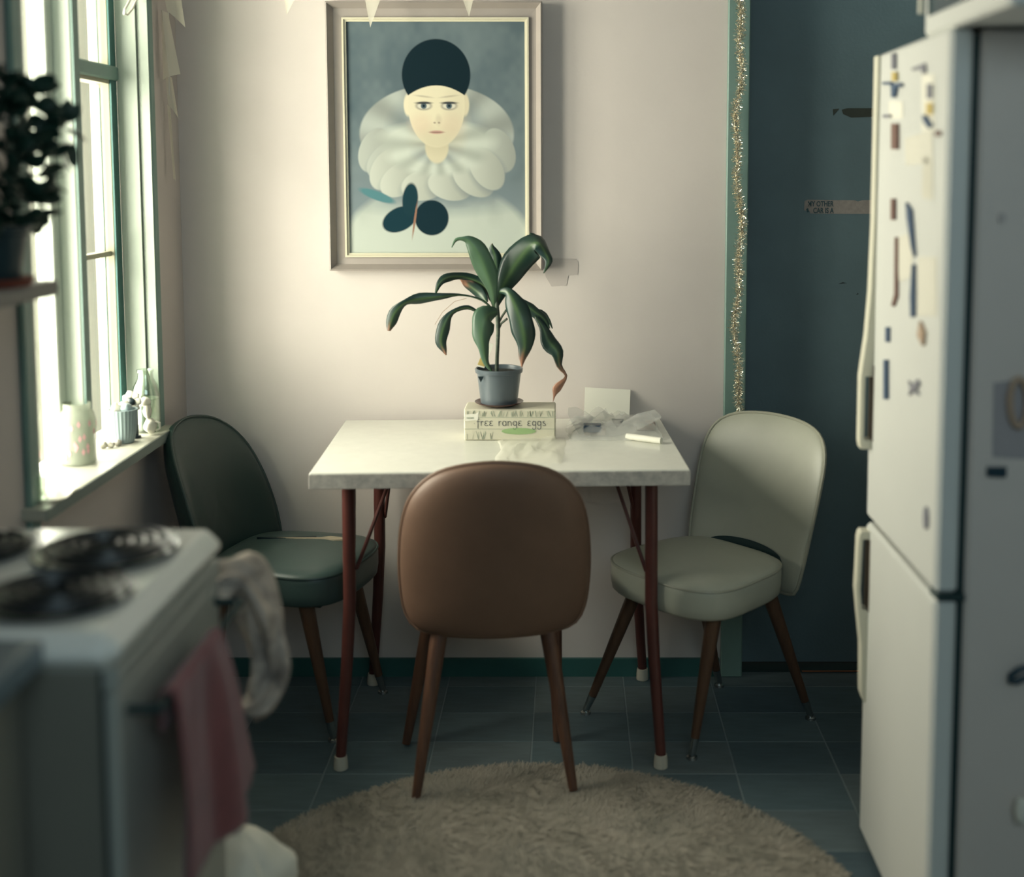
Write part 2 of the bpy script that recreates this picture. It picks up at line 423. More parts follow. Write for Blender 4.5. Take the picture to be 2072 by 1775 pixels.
# ------------------------------------------------------------------ picture on the back wall
PU0, PU1, PV0, PV1 = 657, 1098, 2, 548
pc = thing('framed_picture', 'large framed portrait of a figure in a dark cap and white ruff, above the table', 'picture', at(878, 275, y=WY))
fd = 0.042
def wpt(u, v, dy): return at(u, v, y=WY - dy)
o0, o1 = at(PU0, PV0, y=WY - fd), at(PU1, PV1, y=WY - fd)
X0, X1, Z1, Z0 = o0.x, o1.x, o0.z, o1.z
i0_, i1_ = at(700, 44, y=WY - .018), at(1063, 512, y=WY - .018)
x0, x1, z1, z0 = i0_.x, i1_.x, i0_.z, i1_.z
def ring(levels, mname, m):   # levels: (inset toward centre as fraction, proud)
    mb = MB()
    n = len(levels)
    for (xa_, xb_, za_, zb_, yy) in levels:
        mb.v += [(xa_, yy, za_), (xb_, yy, za_), (xb_, yy, zb_), (xa_, yy, zb_)]
    for i in range(n - 1):
        for k in range(4):
            a = i * 4 + k; b = i * 4 + (k + 1) % 4
            mb.f.append([a, b, b + 4, a + 4])
    return mb.build(mname, m, pc, smooth=False)
ow_ = .017
lv = [(X0, X1, Z0, Z1, WY - .002), (X0, X1, Z0, Z1, WY - fd), (X0 + .004, X1 - .004, Z0 + .004, Z1 - .004, WY - fd - .002),
      (X0 + ow_, X1 - ow_, Z0 + ow_, Z1 - ow_, WY - .022), (x0 - .011, x1 + .011, z0 - .011, z1 + .011, WY - .020)]
ring(lv, 'frame_moulding', M['frame'])
lv = [(x0 - .011, x1 + .011, z0 - .011, z1 + .011, WY - .018), (x0 - .011, x1 + .011, z0 - .011, z1 + .011, WY - .027),
      (x0 - .006, x1 + .006, z0 - .006, z1 + .006, WY - .027), (x0 - .005, x1 + .005, z0 - .005, z1 + .005, WY - .023), (x0, x1, z0, z1, WY - .022), (x0, x1, z0, z1, WY - .010)]
ring(lv, 'frame_lip', M['frame_lip'])
MB().box(X0 + .005, X1 - .005, WY - .012, WY - .001, Z0 + .005, Z1 - .005).build('backing_board', M['frame'], pc, smooth=False)

def painting():
    NX, NY = 300, 386
    gx, gy = np.meshgrid(np.linspace(0, 363, NX), np.linspace(0, 467, NY))
    rng = np.random.RandomState(3)
    def soft(n):
        a = rng.rand(n + 2, n + 2)
        fx = gx / 363 * n; fy = gy / 467 * n
        ix = np.clip(fx.astype(int), 0, n); iy = np.clip(fy.astype(int), 0, n)
        tx = fx - ix; ty = fy - iy; tx = tx * tx * (3 - 2 * tx); ty = ty * ty * (3 - 2 * ty)
        return (a[iy, ix] * (1 - tx) * (1 - ty) + a[iy, ix + 1] * tx * (1 - ty) + a[iy + 1, ix] * (1 - tx) * ty + a[iy + 1, ix + 1] * tx * ty)
    nz = soft(6) * .5 + soft(13) * .3 + soft(30) * .2
    img = np.zeros((NY, NX, 3))
    def C3(h): return np.array(lin(h))
    def put(mask, col):
        m = np.clip(mask, 0, 1)[..., None]
        img[:] = img * (1 - m) + col * m
    def ell(cx, cy, rx, ry, edge=2.0, rot=0):
        c, s = math.cos(rot), math.sin(rot)
        dx, dy = gx - cx, gy - cy
        a = (dx * c + dy * s) / rx; b = (-dx * s + dy * c) / ry
        d = np.sqrt(a * a + b * b)
        return np.clip((1 - d) * min(rx, ry) / edge + .5, 0, 1)
    t = nz[..., None]
    img[:] = C3('485860') * (1 - t) + C3('707D80') * t
    put(np.clip((gy - 250) / 150, 0, 1) * .6, C3('8C979A'))
    # gown
    streak = .5 + .5 * np.sin(gx / 9.0 + 3 * nz * 3)
    streak *= .5 + .5 * np.sin(gx / 23.0 + 1)
    g = ell(182, 470, 200, 150, 14)
    gown = C3('B4BBB2') * (1 - .30 * streak[..., None] * np.clip((420 - gy) / 110, 0, 1)[..., None])
    put(g, gown)
    put(ell(182, 352, 170, 34, 26) * .55, C3('6F7D84'))
    # rear ruff: a big pleated disc standing behind the head
    ang = np.arctan2(gy - 245, gx - 182)
    pl = .5 + .5 * np.cos(ang * 11)
    put(ell(182, 225, 158, 100, 3), C3('A8AEA8') * (1 - .35 * (1 - pl[..., None])))
    put(ell(182, 215, 95, 78, 26) * .55, C3('6E7B80'))
    # front ruff: scallops in two rows
    for (row, ry, cc, off, nk) in ((0, 258, 'AEB3AB', 0, 6), (1, 284, 'B9BDB3', .5, 6)):
        for k in range(nk):
            a = (k + off) / (nk - 1 + (0 if not off else 1)) * PI
            cx = 182 - math.cos(a) * (128 - row * 22); cy = ry + math.sin(a) * (46 if row else 34)
            ro = (a - PI / 2) * .75
            put(ell(cx + 3, cy + 8, 50, 34, 14, ro) * .55, C3('6E7B80'))
            shade = np.clip((gx - cx) / 80 + .5, 0, 1)[..., None]
            put(ell(cx, cy, 47, 31, 2.5, ro), C3(cc) * (1 - .34 * shade))
        put(ell(182, ry - 18, 118 - row * 18, 42, 12), C3('BCC2B8') * (1 - .30 * (1 - pl[..., None])))
    put(ell(182, 262, 46, 22, 14) * .5, C3('7B858A'))
    # neck, face, ears
    put(ell(182, 250, 24, 34, 4), C3('C4BCA2'))
    put(ell(124, 166, 9, 22, 3), C3('D6CDB2')); put(ell(240, 166, 9, 22, 3), C3('C9C0A6'))
    put(ell(182, 168, 58, 84, 2.5), C3('D3CBB0'))
    put(ell(182, 236, 44, 24, 26) * .35, C3('A09880')); put(ell(150, 205, 22, 20, 20) * .25, C3('C09A88')); put(ell(214, 205, 22, 20, 20) * .25, C3('C09A88'))
    put(ell(222, 190, 22, 60, 22) * .35, C3('BDB49C'))
    # cap with a rounded front edge
    cap = ell(182, 106, 70, 72, 2.5) * np.clip((128 - gy + ((gx - 182) / 66) ** 2 * 26) / 2, 0, 1)
    put(cap, C3('0B2129'))
    # plain calm features
    for sx in (-1, 1):
        ex = 182 + sx * 26
        put(ell(ex, 168, 17, 9, 3) * .8, C3('8A857C'))
        put(ell(ex, 168, 13, 6, 2), C3('C9C6B6'))
        put(ell(ex, 168, 6, 6, 2), C3('4A5A62')); put(ell(ex, 168, 2.6, 2.6, 1), C3('14242C'))
        put(ell(ex, 162, 16, 2.4, 2), C3('34393C'))
        put(ell(ex, 149, 17, 1.8, 2, -sx * .12) * .6, C3('9A9080'))
    put(ell(186, 196, 6, 10, 6) * .4, C3('A89C88')); put(ell(178, 202, 2.5, 1.8, 1.5) * .7, C3('7E6F66')); put(ell(187, 202, 2.5, 1.8, 1.5) * .7, C3('7E6F66'))
    put(ell(182, 221, 14, 3.6, 2) * .9, C3('B08C80')); put(ell(182, 221, 14, 1.0, 1), C3('7C5E58'))
    # a dark sprig pinned to the gown
    put(ell(170, 395, 35, 36, 3), C3('0D2730')); put(ell(104, 398, 38, 24, 3, -.45), C3('10303A'))
    put(ell(126, 358, 16, 34, 3, .1), C3('14333C')); put(ell(58, 350, 38, 9, 3, .35), C3('4F7A80'))
    put(ell(135, 400, 2.2, 34, 1.5, .15), C3('8E6A58'))
    return NX, NY, img
NX, NY, img = painting()
cv = MB()
for j in range(NY):
    for i in range(NX):
        cv.v.append((x0 + (x1 - x0) * i / (NX - 1), WY - .016, z1 + (z0 - z1) * j / (NY - 1)))
for j in range(NY - 1):
    for i in range(NX - 1):
        a = j * NX + i; cv.f.append([a, a + 1, a + 1 + NX, a + NX])
cv.c = np.concatenate([img.reshape(-1, 3), np.ones((NX * NY, 1))], 1)
cvo = cv.build('canvas', M['canvas'], pc, smooth=False)
rel(pc)

# old tape on the wall beside the picture
p = [at(u, v, y=WY - .0012) for u, v in ((1098, 522), (1164, 524), (1170, 530), (1169, 556), (1150, 558), (1146, 578), (1116, 580), (1104, 560))]
tag(MB().prism(p, (0, .001, 0)).build('tape_remnant', M['smudge'], smooth=False), 'old greyish tape remnant on the wall right of the picture', 'tape')

# ------------------------------------------------------------------ table
TZ = .748
cf = [at(623, 957.6, z=TZ), at(1390.5, 949.5, z=TZ), at(1339.4, 846, z=TZ), at(702.4, 849, z=TZ)]
tyaw = math.atan2(cf[1].y - cf[0].y, cf[1].x - cf[0].x)
tcen = (cf[0] + cf[1] + cf[2] + cf[3]) / 4
TW = ((cf[1] - cf[0]).length + (cf[2] - cf[3]).length) / 2
TD = ((cf[2] - cf[1]).length + (cf[3] - cf[0]).length) / 2
tcen.y = min(tcen.y, WY - .004 - TD / 2 - abs(math.sin(tyaw)) * TW / 2)
tb = thing('dining_table', 'white laminate kitchen table on oxblood tubular legs against the wall', 'table', (tcen.x, tcen.y, 0), tyaw)
MB().box(-TW / 2, TW / 2, -TD / 2, TD / 2, TZ - .037, TZ, .002).build('tabletop', M['laminate'], tb, smooth=False)
MB().box(-TW / 2 - .001, TW / 2 + .001, -TD / 2 - .0012, TD / 2 + .001, TZ - .0375, TZ - .003, .001).build('edge_band', M['laminate_edge'], tb, smooth=False)
iv = Matrix.Rotation(-tyaw, 4, 'Z') @ Matrix.Translation(-Vector((tcen.x, tcen.y, 0)))
def T(p): return iv @ Vector(p)
feet = {}
def leg(u_t, v_t, u_f, v_f, yt, name='leg'):
    f = T(at(u_f, v_f, z=0.0)); t = T(at(u_t, v_t, y=yt))
    f.y = max(-TD / 2 + .02, min(TD / 2 - .024, f.y)) if yt > 3 else f.y
    t.y = min(t.y, TD / 2 - .024)
    t.z = TZ - .037; k = t.copy()
    k.z = .40; k.x = t.x + (f.x - t.x) * .06; k.y = t.y
    pts = [t, t.lerp(k, .5), k, k.lerp(f, .35) + Vector(((t.x - f.x) * .05, 0, 0)), Vector((f.x, f.y, .03))]
    o = MB().tube(pts, [.0155, .0155, .0155, .0145, .0125], 14).build('leg', M['redmetal'], tb)
    d = (pts[-1] - pts[-2]).normalized(); e = Vector((f.x, f.y, .0))
    MB().lathe([(.010, .034), (.0150, .033), (.0168, .018), (.0172, .002), (.015, 0)][::-1], (f.x, f.y, 0), 16).build('foot_cap', M['rubber'], o)
    return t, k, f
L1 = leg(705, 990, 690, 1556, 2.84); L2 = leg(1318, 990, 1337, 1553, 2.84)
L3 = leg(768, 990, 758, 1376, 3.27); L4 = leg(1286, 990, 1298, 1368, 3.27)
for (L, (ut, vt, ul, vl), y_) in ((L1, (802, 985, 722, 1150), 2.95), (L2, (1234, 985, 1307, 1155), 2.95), (L3, (800, 985, 779, 1046), 3.2), (L4, (1250, 985, 1285, 1045), 3.2)):
    a = T(at(ut, vt, y=y_)); a.z = TZ - .037; b = T(at(ul, vl, y=L is L1 and 2.84 or L is L2 and 2.84 or 3.27))
    MB().tube([a, a.lerp(b, .5), b, (L[0].x, L[0].y, b.z - .006)], .0048, 8).build('brace', M['redmetal'], tb)
a = T(at(717, 990, y=2.97)); a.z = TZ - .037; b = T(at(716, 1110, y=2.95))
MB().tube([a, b, (L1[0].x, L1[0].y, b.z)], .0048, 8).build('brace', M['redmetal'], tb)

# ------------------------------------------------------------------ chairs
BACK = [(0, 0), (.003, .30), (.006, .58), (.02, .80), (.05, .89), (.12, .955), (.22, .985), (.36, 1.0), (.50, .99), (.62, .965), (.74, .91), (.83, .82), (.90, .70), (.95, .55), (.98, .36), (.995, .16), (1.0, 0)]
def smooth_outline(tab, W, Hh, n=72):
    half = [(wf * W, hf * Hh) for hf, wf in tab]
    full = half + [(-x, z) for x, z in half[::-1][1:-1]]
    P = [Vector((a, b)) for a, b in full]
    for _ in range(2):   # chaikin
        Q = []
        for i in range(len(P)):
            a, b = P[i], P[(i + 1) % len(P)]
            Q += [a.lerp(b, .25), a.lerp(b, .75)]
        P = Q
    L = [0]
    for i in range(len(P)): L.append(L[-1] + (P[(i + 1) % len(P)] - P[i]).length)
    out = []
    j = 0
    for k in range(n):
        t = L[-1] * k / n
        while L[j + 1] < t: j += 1
        a, b = P[j], P[(j + 1) % len(P)]
        out.append(a.lerp(b, (t - L[j]) / max(1e-9, L[j + 1] - L[j])))
    return out
BACK2 = [(0, 0), (.003, .45), (.02, .80), (.06, .90), (.2, .95), (.4, .98), (.6, 1.0), (.75, 1.0), (.86, .95), (.93, .83), (.97, .64), (.992, .36), (1.0, 0)]
def chair(name, label, loc, rz, vin, vout, pipe, wood, ferrule=True, W=.205, BH=.45, zb=.36, lean=.10, wrap=.055, thick=.034,
          seatv=None, feet=None, seat=(.20, .175, .36), yb=-.19, ztop=.445, tops=None, slot=False, pr=.0042):
    t = thing(name, label, 'chair', loc, rz)
    out = smooth_outline(BACK2 if slot else BACK, W, BH)
    n = len(out); cz = BH * .5
    def dep(x, z):
        h = z / BH
        return yb - lean * (max(h, 0) ** 1.15) + wrap * (abs(x) / W) ** 2.2 * (1 - .35 * h)
    R = [0, .2, .4, .58, .72, .83, .91, .96, .985, 1.0]
    def layer(mb, sgn, th, bulge):
        base = len(mb.v)
        for r in R:
            e = math.sqrt(max(0, 1 - r ** 7))
            for p in out:
                x = p.x * r; z = cz + (p.y - cz) * r
                mb.v.append((x, dep(x, z) + sgn * (th * e + bulge * (1 - r * r)), zb + z))
        for i in range(len(R) - 1):
            for k in range(n):
                mb.f.append([base + i * n + k, base + i * n + (k + 1) % n, base + (i + 1) * n + (k + 1) % n, base + (i + 1) * n + k])
    mb = MB(); layer(mb, 1, thick * .45, .010); mb.build('backrest', vin, t, sharp=80)
    mb = MB(); layer(mb, -1, thick * .75, .006); mb.build('back_shell', vout, t, sharp=80)
    MB().tube([(p.x * 1.0, dep(p.x, p.y) + .0035, zb + p.y) for p in out], pr, 8, closed=True).build('back_piping', pipe, t)
    if slot:
        def sl(a_, b_):
            x = (a_ * 2 - 1) * W * .62; z = .075 + b_ * (.012 + .026 * math.sqrt(max(0, 1 - (a_ * 2 - 1) ** 2)))
            return (x, dep(x, z) + thick * .45 + .012, zb + z)
        MB().grid(sl, 24, 4).build('back_opening_shade', M['gasket'], t)  # dark sheet on the back's surface, painting the shade inside a cut-out
    # seat
    wf, wr, dd = seat
    fy = yb + .022 + dd; ry = yb + .022; cy = (fy + ry) / 2
    so = []
    NS = 64
    for k in range(NS):
        a = 2 * PI * k / NS; c, s = math.cos(a), math.sin(a); ex = 2 / 3.6
        u = math.copysign(abs(c) ** ex, c); v = math.copysign(abs(s) ** ex, s)
        ww = wr + (wf - wr) * (v + 1) / 2
        so.append((u * ww, cy + v * dd / 2 + .012 * (1 - u * u) * (1 if v > 0 else 0)))
    zt = ztop; zbm = ztop - .078
    mb = MB()
    prof = [(0, zbm, 1), (.7, zbm, 1), (.95, zbm + .001, 1), (.985, zbm + .008, 1), (1.0, zbm + .03, 1), (1.0, zt - .018, 1), (.993, zt - .006, 1), (.975, zt, 1), (.93, zt + .006, 1), (.82, zt + .012, 1), (.6, zt + .018, 1), (.3, zt + .021, 1), (0, zt + .022, 1)]
    for s, z, _ in prof:
        for x, y in so: mb.v.append((x * s, cy + (y - cy) * s, z))
    for i in range(len(prof) - 1):
        for k in range(NS): mb.f.append([i * NS + k, i * NS + (k + 1) % NS, (i + 1) * NS + (k + 1) % NS, (i + 1) * NS + k])
    mb.build('seat', seatv or vin, t, sharp=80)
    MB().tube([(x * .992, cy + (y - cy) * .992, zt - .004) for x, y in so], .0034, 8, closed=True).build('seat_piping', pipe, t)
    MB().box(-wr * .75, wr * .75, ry + .04, fy - .05, zbm - .014, zbm + .004, .003).build('seat_base', M['black'], t, smooth=False)
    for i, ((fx, fyy), (tx, ty)) in enumerate(zip(feet, tops)):
        a = Vector((tx, ty, zbm - .002)); b = Vector((fx, fyy, .004))
        if ferrule:
            m = a.lerp(b, .86)
            lg = MB().tube([a, a.lerp(m, .5), m], [.0195, .0155, .0108], 14).build('leg', wood, t)
            MB().tube([m, b + Vector((0, 0, .006))], [.0112, .0088], 12).build('ferrule', M['chrome'], lg)
            MB().lathe([(.006, .010), (.0135, .006), (.0145, 0)][::-1], (fx, fyy, .0002), 14).build('glide', M['chrome'], lg)
        else:
            if i < 2: b.z = .009
            MB().tube([a, a.lerp(b, .5), b], [.021, .0165, .0105], 14).build('leg', wood, t)
    return t

def feet_local(loc, rz, pts):
    i = Matrix.Rotation(-rz, 3, 'Z')
    return [tuple((i @ (Vector(p) - Vector((loc[0], loc[1], 0)))).xy) for p in pts]

# brown chair, back to the camera
bl = (-.175, 2.80, 0); brz = math.radians(4)
fp = [at(842, 1622, z=0), at(1160, 1607, z=0), at(822, 1508, z=0), at(1128, 1502, z=0)]
bf = feet_local(bl, brz, fp)
chair('dining_chair', 'brown vinyl chair with its rounded back to the camera, in front of the table', bl, brz, M['brown'], M['brown'], M['brown'], M['wood2'],
      ferrule=False, W=.220, BH=.428, zb=.360, lean=.075, wrap=.06, thick=.040, seat=(.19, .17, .34), yb=-.085, ztop=.455,
      feet=bf, tops=[(-.128, -.045), (.122, -.045), (-.15, .17), (.15, .17)], pr=.006)
# dark green chair
gl = (-.73, 3.06, 0); gd = Vector((.965, -.26)); grz = math.atan2(-gd.x, gd.y)
fp = [at(675, 1499, z=0), at(775, 1402, z=0), (-.90, 2.94, 0), (-.86, 3.26, 0)]
gf = feet_local(gl, grz, fp)
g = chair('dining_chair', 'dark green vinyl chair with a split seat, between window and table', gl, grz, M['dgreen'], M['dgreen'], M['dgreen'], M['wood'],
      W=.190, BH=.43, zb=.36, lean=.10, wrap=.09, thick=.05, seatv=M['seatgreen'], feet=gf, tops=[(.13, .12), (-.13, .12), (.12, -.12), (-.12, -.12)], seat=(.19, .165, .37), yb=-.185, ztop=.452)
# split seam across the seat, opened to pale foam
gi = Matrix.Rotation(-grz, 3, 'Z')
def seam(pix, m, nm, par, loc, rz, z):
    i = Matrix.Rotation(-rz, 3, 'Z')
    P = [i @ (at(u, v, z=z) - Vector(loc)) for u, v in pix]
    return MB().prism(P, (0, 0, -.010)).build(nm, m, par, smooth=False)
seam([(560, 1087), (600, 1087.5), (650, 1087), (668, 1084.5), (700, 1088), (720, 1089), (700, 1091), (676, 1092), (655, 1089.5), (600, 1089.5)], M['foam'], 'torn_seam', g, gl, grz, .4745)
seam([(520, 1087), (545, 1086), (590, 1086), (640, 1084.5), (640, 1086.5), (590, 1088.5), (545, 1088.5)], M['black'], 'split', g, gl, grz, .4740)
# cream chair
cl = (.347, 3.012, 0); cdv = Vector((-.74, -.67)); crz = math.atan2(-cdv.x, cdv.y)
fp = [at(1185, 1444, z=0), at(1400, 1535, z=0), at(1640, 1455, z=0), at(1455, 1389, z=0)]
cf_ = feet_local(cl, crz, fp)
c = chair('dining_chair', 'cream vinyl chair turned toward the table, in front of the blue door', cl, crz, M['creamv'], M['creamv'], M['creampipe'], M['wood'],
      slot=True, W=.203, BH=.435, zb=.35, lean=.11, wrap=.045, feet=cf_, tops=[(.13, .11), (-.13, .11), (-.12, -.11), (.12, -.11)], seat=(.205, .175, .355), yb=-.18, ztop=.448)
random.seed(4)
for k in range(3):
    a = Vector((.105 + .02 * k, .135 + .008 * k, .366)); 
    MB().prism([a, a + Vector((.016, .004, 0)), a + Vector((.009, .002, -.020 + .004 * k))], (0, .002, 0)).build('torn_vinyl', M['creamv'], c, smooth=False)

# ------------------------------------------------------------------ rug
def rug():
    cx, cy, R = -.08, 2.14, .665
    cx = -.075
    t = thing('round_rug', 'round cream shaggy rug lying on the floor in front of the brown chair', 'rug', (cx, cy, 0))
    MB().lathe([(0.001, 0), (R - .01, 0), (R, .003), (R - .012, .007), (R * .6, .008), (0.001, .008)], (0, 0, .0005), 96, closed=True).build('base', M['rug'], t)
    rng = random.Random(5)
    mb = MB()
    def blade(x, y, z, dx, dy, l, w_):
        n = len(mb.v); px, py = -dy * w_, dx * w_
        mb.v.extend([(x - px, y - py, z), (x + px, y + py, z), (x + dx * l * .6 + px * .7, y + dy * l * .6 + py * .7, z + l * .45), (x + dx * l * .6 - px * .7, y + dy * l * .6 - py * .7, z + l * .45), (x + dx * l, y + dy * l, z + l * .25)])
        mb.f.extend([[n, n + 1, n + 2, n + 3], [n + 3, n + 2, n + 4]])
    for k in range(30000):
        a = rng.uniform(0, 2 * PI); r = R * math.sqrt(rng.random())
        x, y = r * math.cos(a), r * math.sin(a)
        if y < -.1 and rng.random() < .6: continue
        q = noise.noise(Vector((x * 6, y * 6, 0))) * 4 + rng.uniform(-.9, .9)
        blade(x, y, .007, math.cos(q), math.sin(q), rng.uniform(.010, .02), .0011)
    mb.build('pile', M['rug'], t, smooth=False, kind='stuff')
    mb = MB()
    for k in range(2600):
        a = rng.uniform(-.25, PI + .25); r = R - .006
        q = a + rng.uniform(-.7, .7)
        n = len(mb.v); x, y = r * math.cos(a), r * math.sin(a); l = rng.uniform(.012, .034); w_ = .0013
        dx, dy = math.cos(q), math.sin(q); px, py = -dy * w_, dx * w_
        mb.v.extend([(x - px, y - py, .004), (x + px, y + py, .004), (x + dx * l + px * .4, y + dy * l + py * .4, .0022), (x + dx * l - px * .4, y + dy * l - py * .4, .0022)])
        mb.f.append([n, n + 1, n + 2, n + 3])
    mb.build('fringe', M['rug'], t, smooth=False, kind='stuff')
rug()

# ------------------------------------------------------------------ things on the table
def text(body, size, m, parent, loc, rot=(PI / 2, 0, 0), name='lettering', sx=1.0):
    cu = bpy.data.curves.new(name, 'FONT'); cu.body = body; cu.size = size; cu.extrude = 0.0002; cu.offset = size * 0.022
    tmp = bpy.data.objects.new(name, cu); C.objects.link(tmp)
    bpy.context.view_layer.update()
    me = bpy.data.meshes.new_from_object(tmp.evaluated_get(bpy.context.evaluated_depsgraph_get()))
    bpy.data.objects.remove(tmp)
    me.materials.clear(); me.materials.append(m)
    o = bpy.data.objects.new(name, me); C.objects.link(o); o.parent = parent
    o.location = loc; o.rotation_euler = rot; o.scale = (sx, 1, 1)
    return o
# egg carton
e0 = at(939, 891.5, z=TZ + .0005); e1 = at(1124, 890, z=TZ + .0005)
ex0, ex1, ey = e0.x, e1.x, min(e0.y, e1.y)
EH = ey * 0 + (at(1000, 829, y=ey).z - TZ)
ED = .10
eg = thing('egg_carton', 'cream egg box printed free range eggs, under the potted plant', 'box', (ex0, ey, TZ + .0005))
EW = ex1 - ex0
MB().box(0, EW, 0, ED, 0, EH, .003).build('carton', M['carton'], eg, smooth=False)
MB().box(-.0004, EW + .0004, -.0006, .05, EH * .365, EH * .375).box(-.0004, EW + .0004, -.0006, .05, EH * .735, EH * .745).build('band_line', M['carton_print'], eg, smooth=False)
mb = MB(); rng = random.Random(11)
for k in range(80):
    x = rng.uniform(.004, EW - .004); lo = rng.random() < .4
    if lo and x > EW * .42: continue
    z0_, z1_ = (EH * .04, EH * .34) if lo else (EH * .77, EH * .97)
    s_ = rng.uniform(-.006, .006); ww = rng.uniform(.0006, .0016)
    mb.prism([(x, -.0003, z0_), (x + ww, -.0003, z0_), (x + ww + s_, -.0003, rng.uniform(z0_ + .008, z1_)), (x + s_, -.0003, rng.uniform(z0_ + .008, z1_))], (0, -.0004, 0))
mb.build('printed_grass', M['carton_print'], eg, smooth=False, kind='stuff')
ov = [(EW * .60 + math.cos(a) * .044, -.0004, EH * .30 + math.sin(a) * .0085) for a in [2 * PI * i / 28 for i in range(28)]]
MB().prism(ov, (0, -.0005, 0)).build('green_badge', M['lime'], eg, smooth=False)
sc = [(.004 + i * .0042, -.0004, EH * .62 + .004 * math.sin(i)) for i in range(9)]
MB().prism([(.001, -.0004, EH * .62), (.036, -.0004, EH * .66), (.038, -.0004, EH * .92), (.030, -.0004, EH * .86), (.003, -.0004, EH * .84)], (0, -.0005, 0)).build('farm_badge', M['paper'], eg, smooth=False)
text('FARMS', .0062, M['carton_print'], eg, (.007, -.0012, EH * .70), name='badge_lettering')
# hand-drawn lettering as strokes: glyphs on a unit x-height
def arc(cx, cy, rx, ry, a0, a1, n=10): return [(cx + rx * math.cos(math.radians(a0 + (a1 - a0) * i / n)), cy + ry * math.sin(math.radians(a0 + (a1 - a0) * i / n))) for i in range(n + 1)]
EPS = [arc(.55, .74, .42, .26, 40, 270, 8) + arc(.55, .24, .5, .24, 90, 320, 9)]
GL = {'f': (.75, [arc(.62, 1.1, .32, .3, 60, 180, 6) + [(.3, .6), (.28, -.55)], [(0, .85), (.75, .85)]]),
      'r': (.75, [[(.1, .95), (.12, 0)], [(.12, .55)] + arc(.5, .5, .35, .42, 150, 50, 6)]),
      'e': (1.0, EPS), 'a': (1.15, [arc(.5, .48, .45, .48, 20, 340, 14), [(.95, .95), (.95, .15), (1.1, 0)]]),
      'n': (1.1, [[(.1, .95), (.1, 0)], [(.1, .5)] + arc(.5, .5, .38, .42, 160, 10, 7) + [(.9, 0)]]),
      'g': (1.1, [arc(.48, .5, .42, .45, 20, 340, 14), [(.9, .95), (.9, -.3)] + arc(.5, -.35, .4, .4, 0, -170, 8)]),
      's': (.8, [arc(.45, .72, .3, .24, 50, 250, 7) + arc(.4, .25, .34, .25, 80, -150, 8)]),
      ' ': (.9, []), '.': (.7, [[(.3, .45), (.36, .45)]])}
XH = .0125; tw_ = sum(GL[ch][0] + .22 for ch in '.free range eggs.')
XW = (EW * .84) / tw_
mb = MB(); px_ = EW * .10
for ch in '.free range eggs.':
    wd, strokes = GL[ch]
    for st in strokes:
        P = [(px_ + a * XW, -.0006, EH * .475 + b * XH) for a, b in st]
        mb.tube(P, .00055 if ch != '.' else .0008, 5)
    px_ += (wd + .22) * XW
mb.build('lettering', M['ink'], eg)
# saucer, pot, soil and plant tag
pcx, pcy = at(1010, 820, y=ey + ED * .50).x, ey + ED * .50
PZ = TZ + .0005 + EH
sa = MB().lathe([(.001, .002), (.035, .0), (.046, .004), (.062, .010), (.063, .012), (.058, .011), (.045, .007), (.001, .005)], (0, 0, 0), 40, closed=True).build('saucer', M['saucer'], loc=(pcx, pcy, PZ + .0006))
tag(sa, 'dark red saucer between the grey plant pot and the egg box', 'saucer')
zr = at(1010, 745, y=pcy).z
PH = zr - PZ - .0065
pr_t = 47.5 * pcy / F; pr_b = 37.5 * pcy / F
pt = thing('potted_plant', 'tall striped-leaf houseplant with browning tips in a grey pot on the egg box', 'plant', (pcx, pcy, PZ + .0075))
MB().lathe([(.001, 0), (pr_b - .002, 0), (pr_b, .002), (pr_t - .003, PH - .012), (pr_t + .001, PH - .011), (pr_t + .002, PH - .002), (pr_t, PH), (pr_t - .003, PH - .001), (pr_t - .005, PH - .02), (.001, PH - .022)], (0, 0, 0), 48, closed=True).build('pot', M['greypot'], pt)
MB().lathe([(.001, PH - .009), (pr_t * .5, PH - .008), (pr_t - .004, PH - .011), (pr_t - .0045, PH - .018), (.001, PH - .02)], (0, 0, 0), 32, closed=True).build('soil', M['soil'], pt)
PLoc = Vector(pt.location)
def W(u, v, dy=0.0): return at(u, v, y=pcy + dy) - PLoc
tg = [W(965, 744, -.03), W(973, 745, -.03), W(1000, 698, -.03), W(990, 693, -.03)]
tg = [W(964, 741, -.02), W(980, 745, -.02), W(999, 697, -.02), W(988, 692, -.02)]
MB().prism(tg, (0, .0006, 0)).build('plant_tag', M['paper'], pt, smooth=False)
MB().prism([W(966, 738, -.0206), W(980, 742, -.0206), W(986, 726, -.0206), W(973, 722, -.0206)], (0, .0003, 0)).build('tag_print', M['yellow'], pt, smooth=False)
MB().prism([W(967, 762, -.048), W(979, 762, -.047), W(976, 768, -.047), W(973, 774, -.047), W(970, 768, -.047)], (0, .0006, 0)).build('pot_sticker', M['black'], pt, smooth=False)
MB().tube([W(1005, 752, 0), W(1006, 720, 0), W(1008, 670, 0), W(1007, 640, 0), W(1004, 600, 0)], [.0052, .0048, .0052, .006, .005], 12).build('stem', M['stem'], pt)
MB().tube([W(1008, 668, 0), W(1014, 655, 0), W(1026, 645, -.01)], .003, 8).build('stem_branch', M['stem'], pt)
MB().tube([W(1008, 655, 0), W(1016, 640, 0), W(1024, 628, -.01)], .003, 8).build('stem_branch', M['stem'], pt)

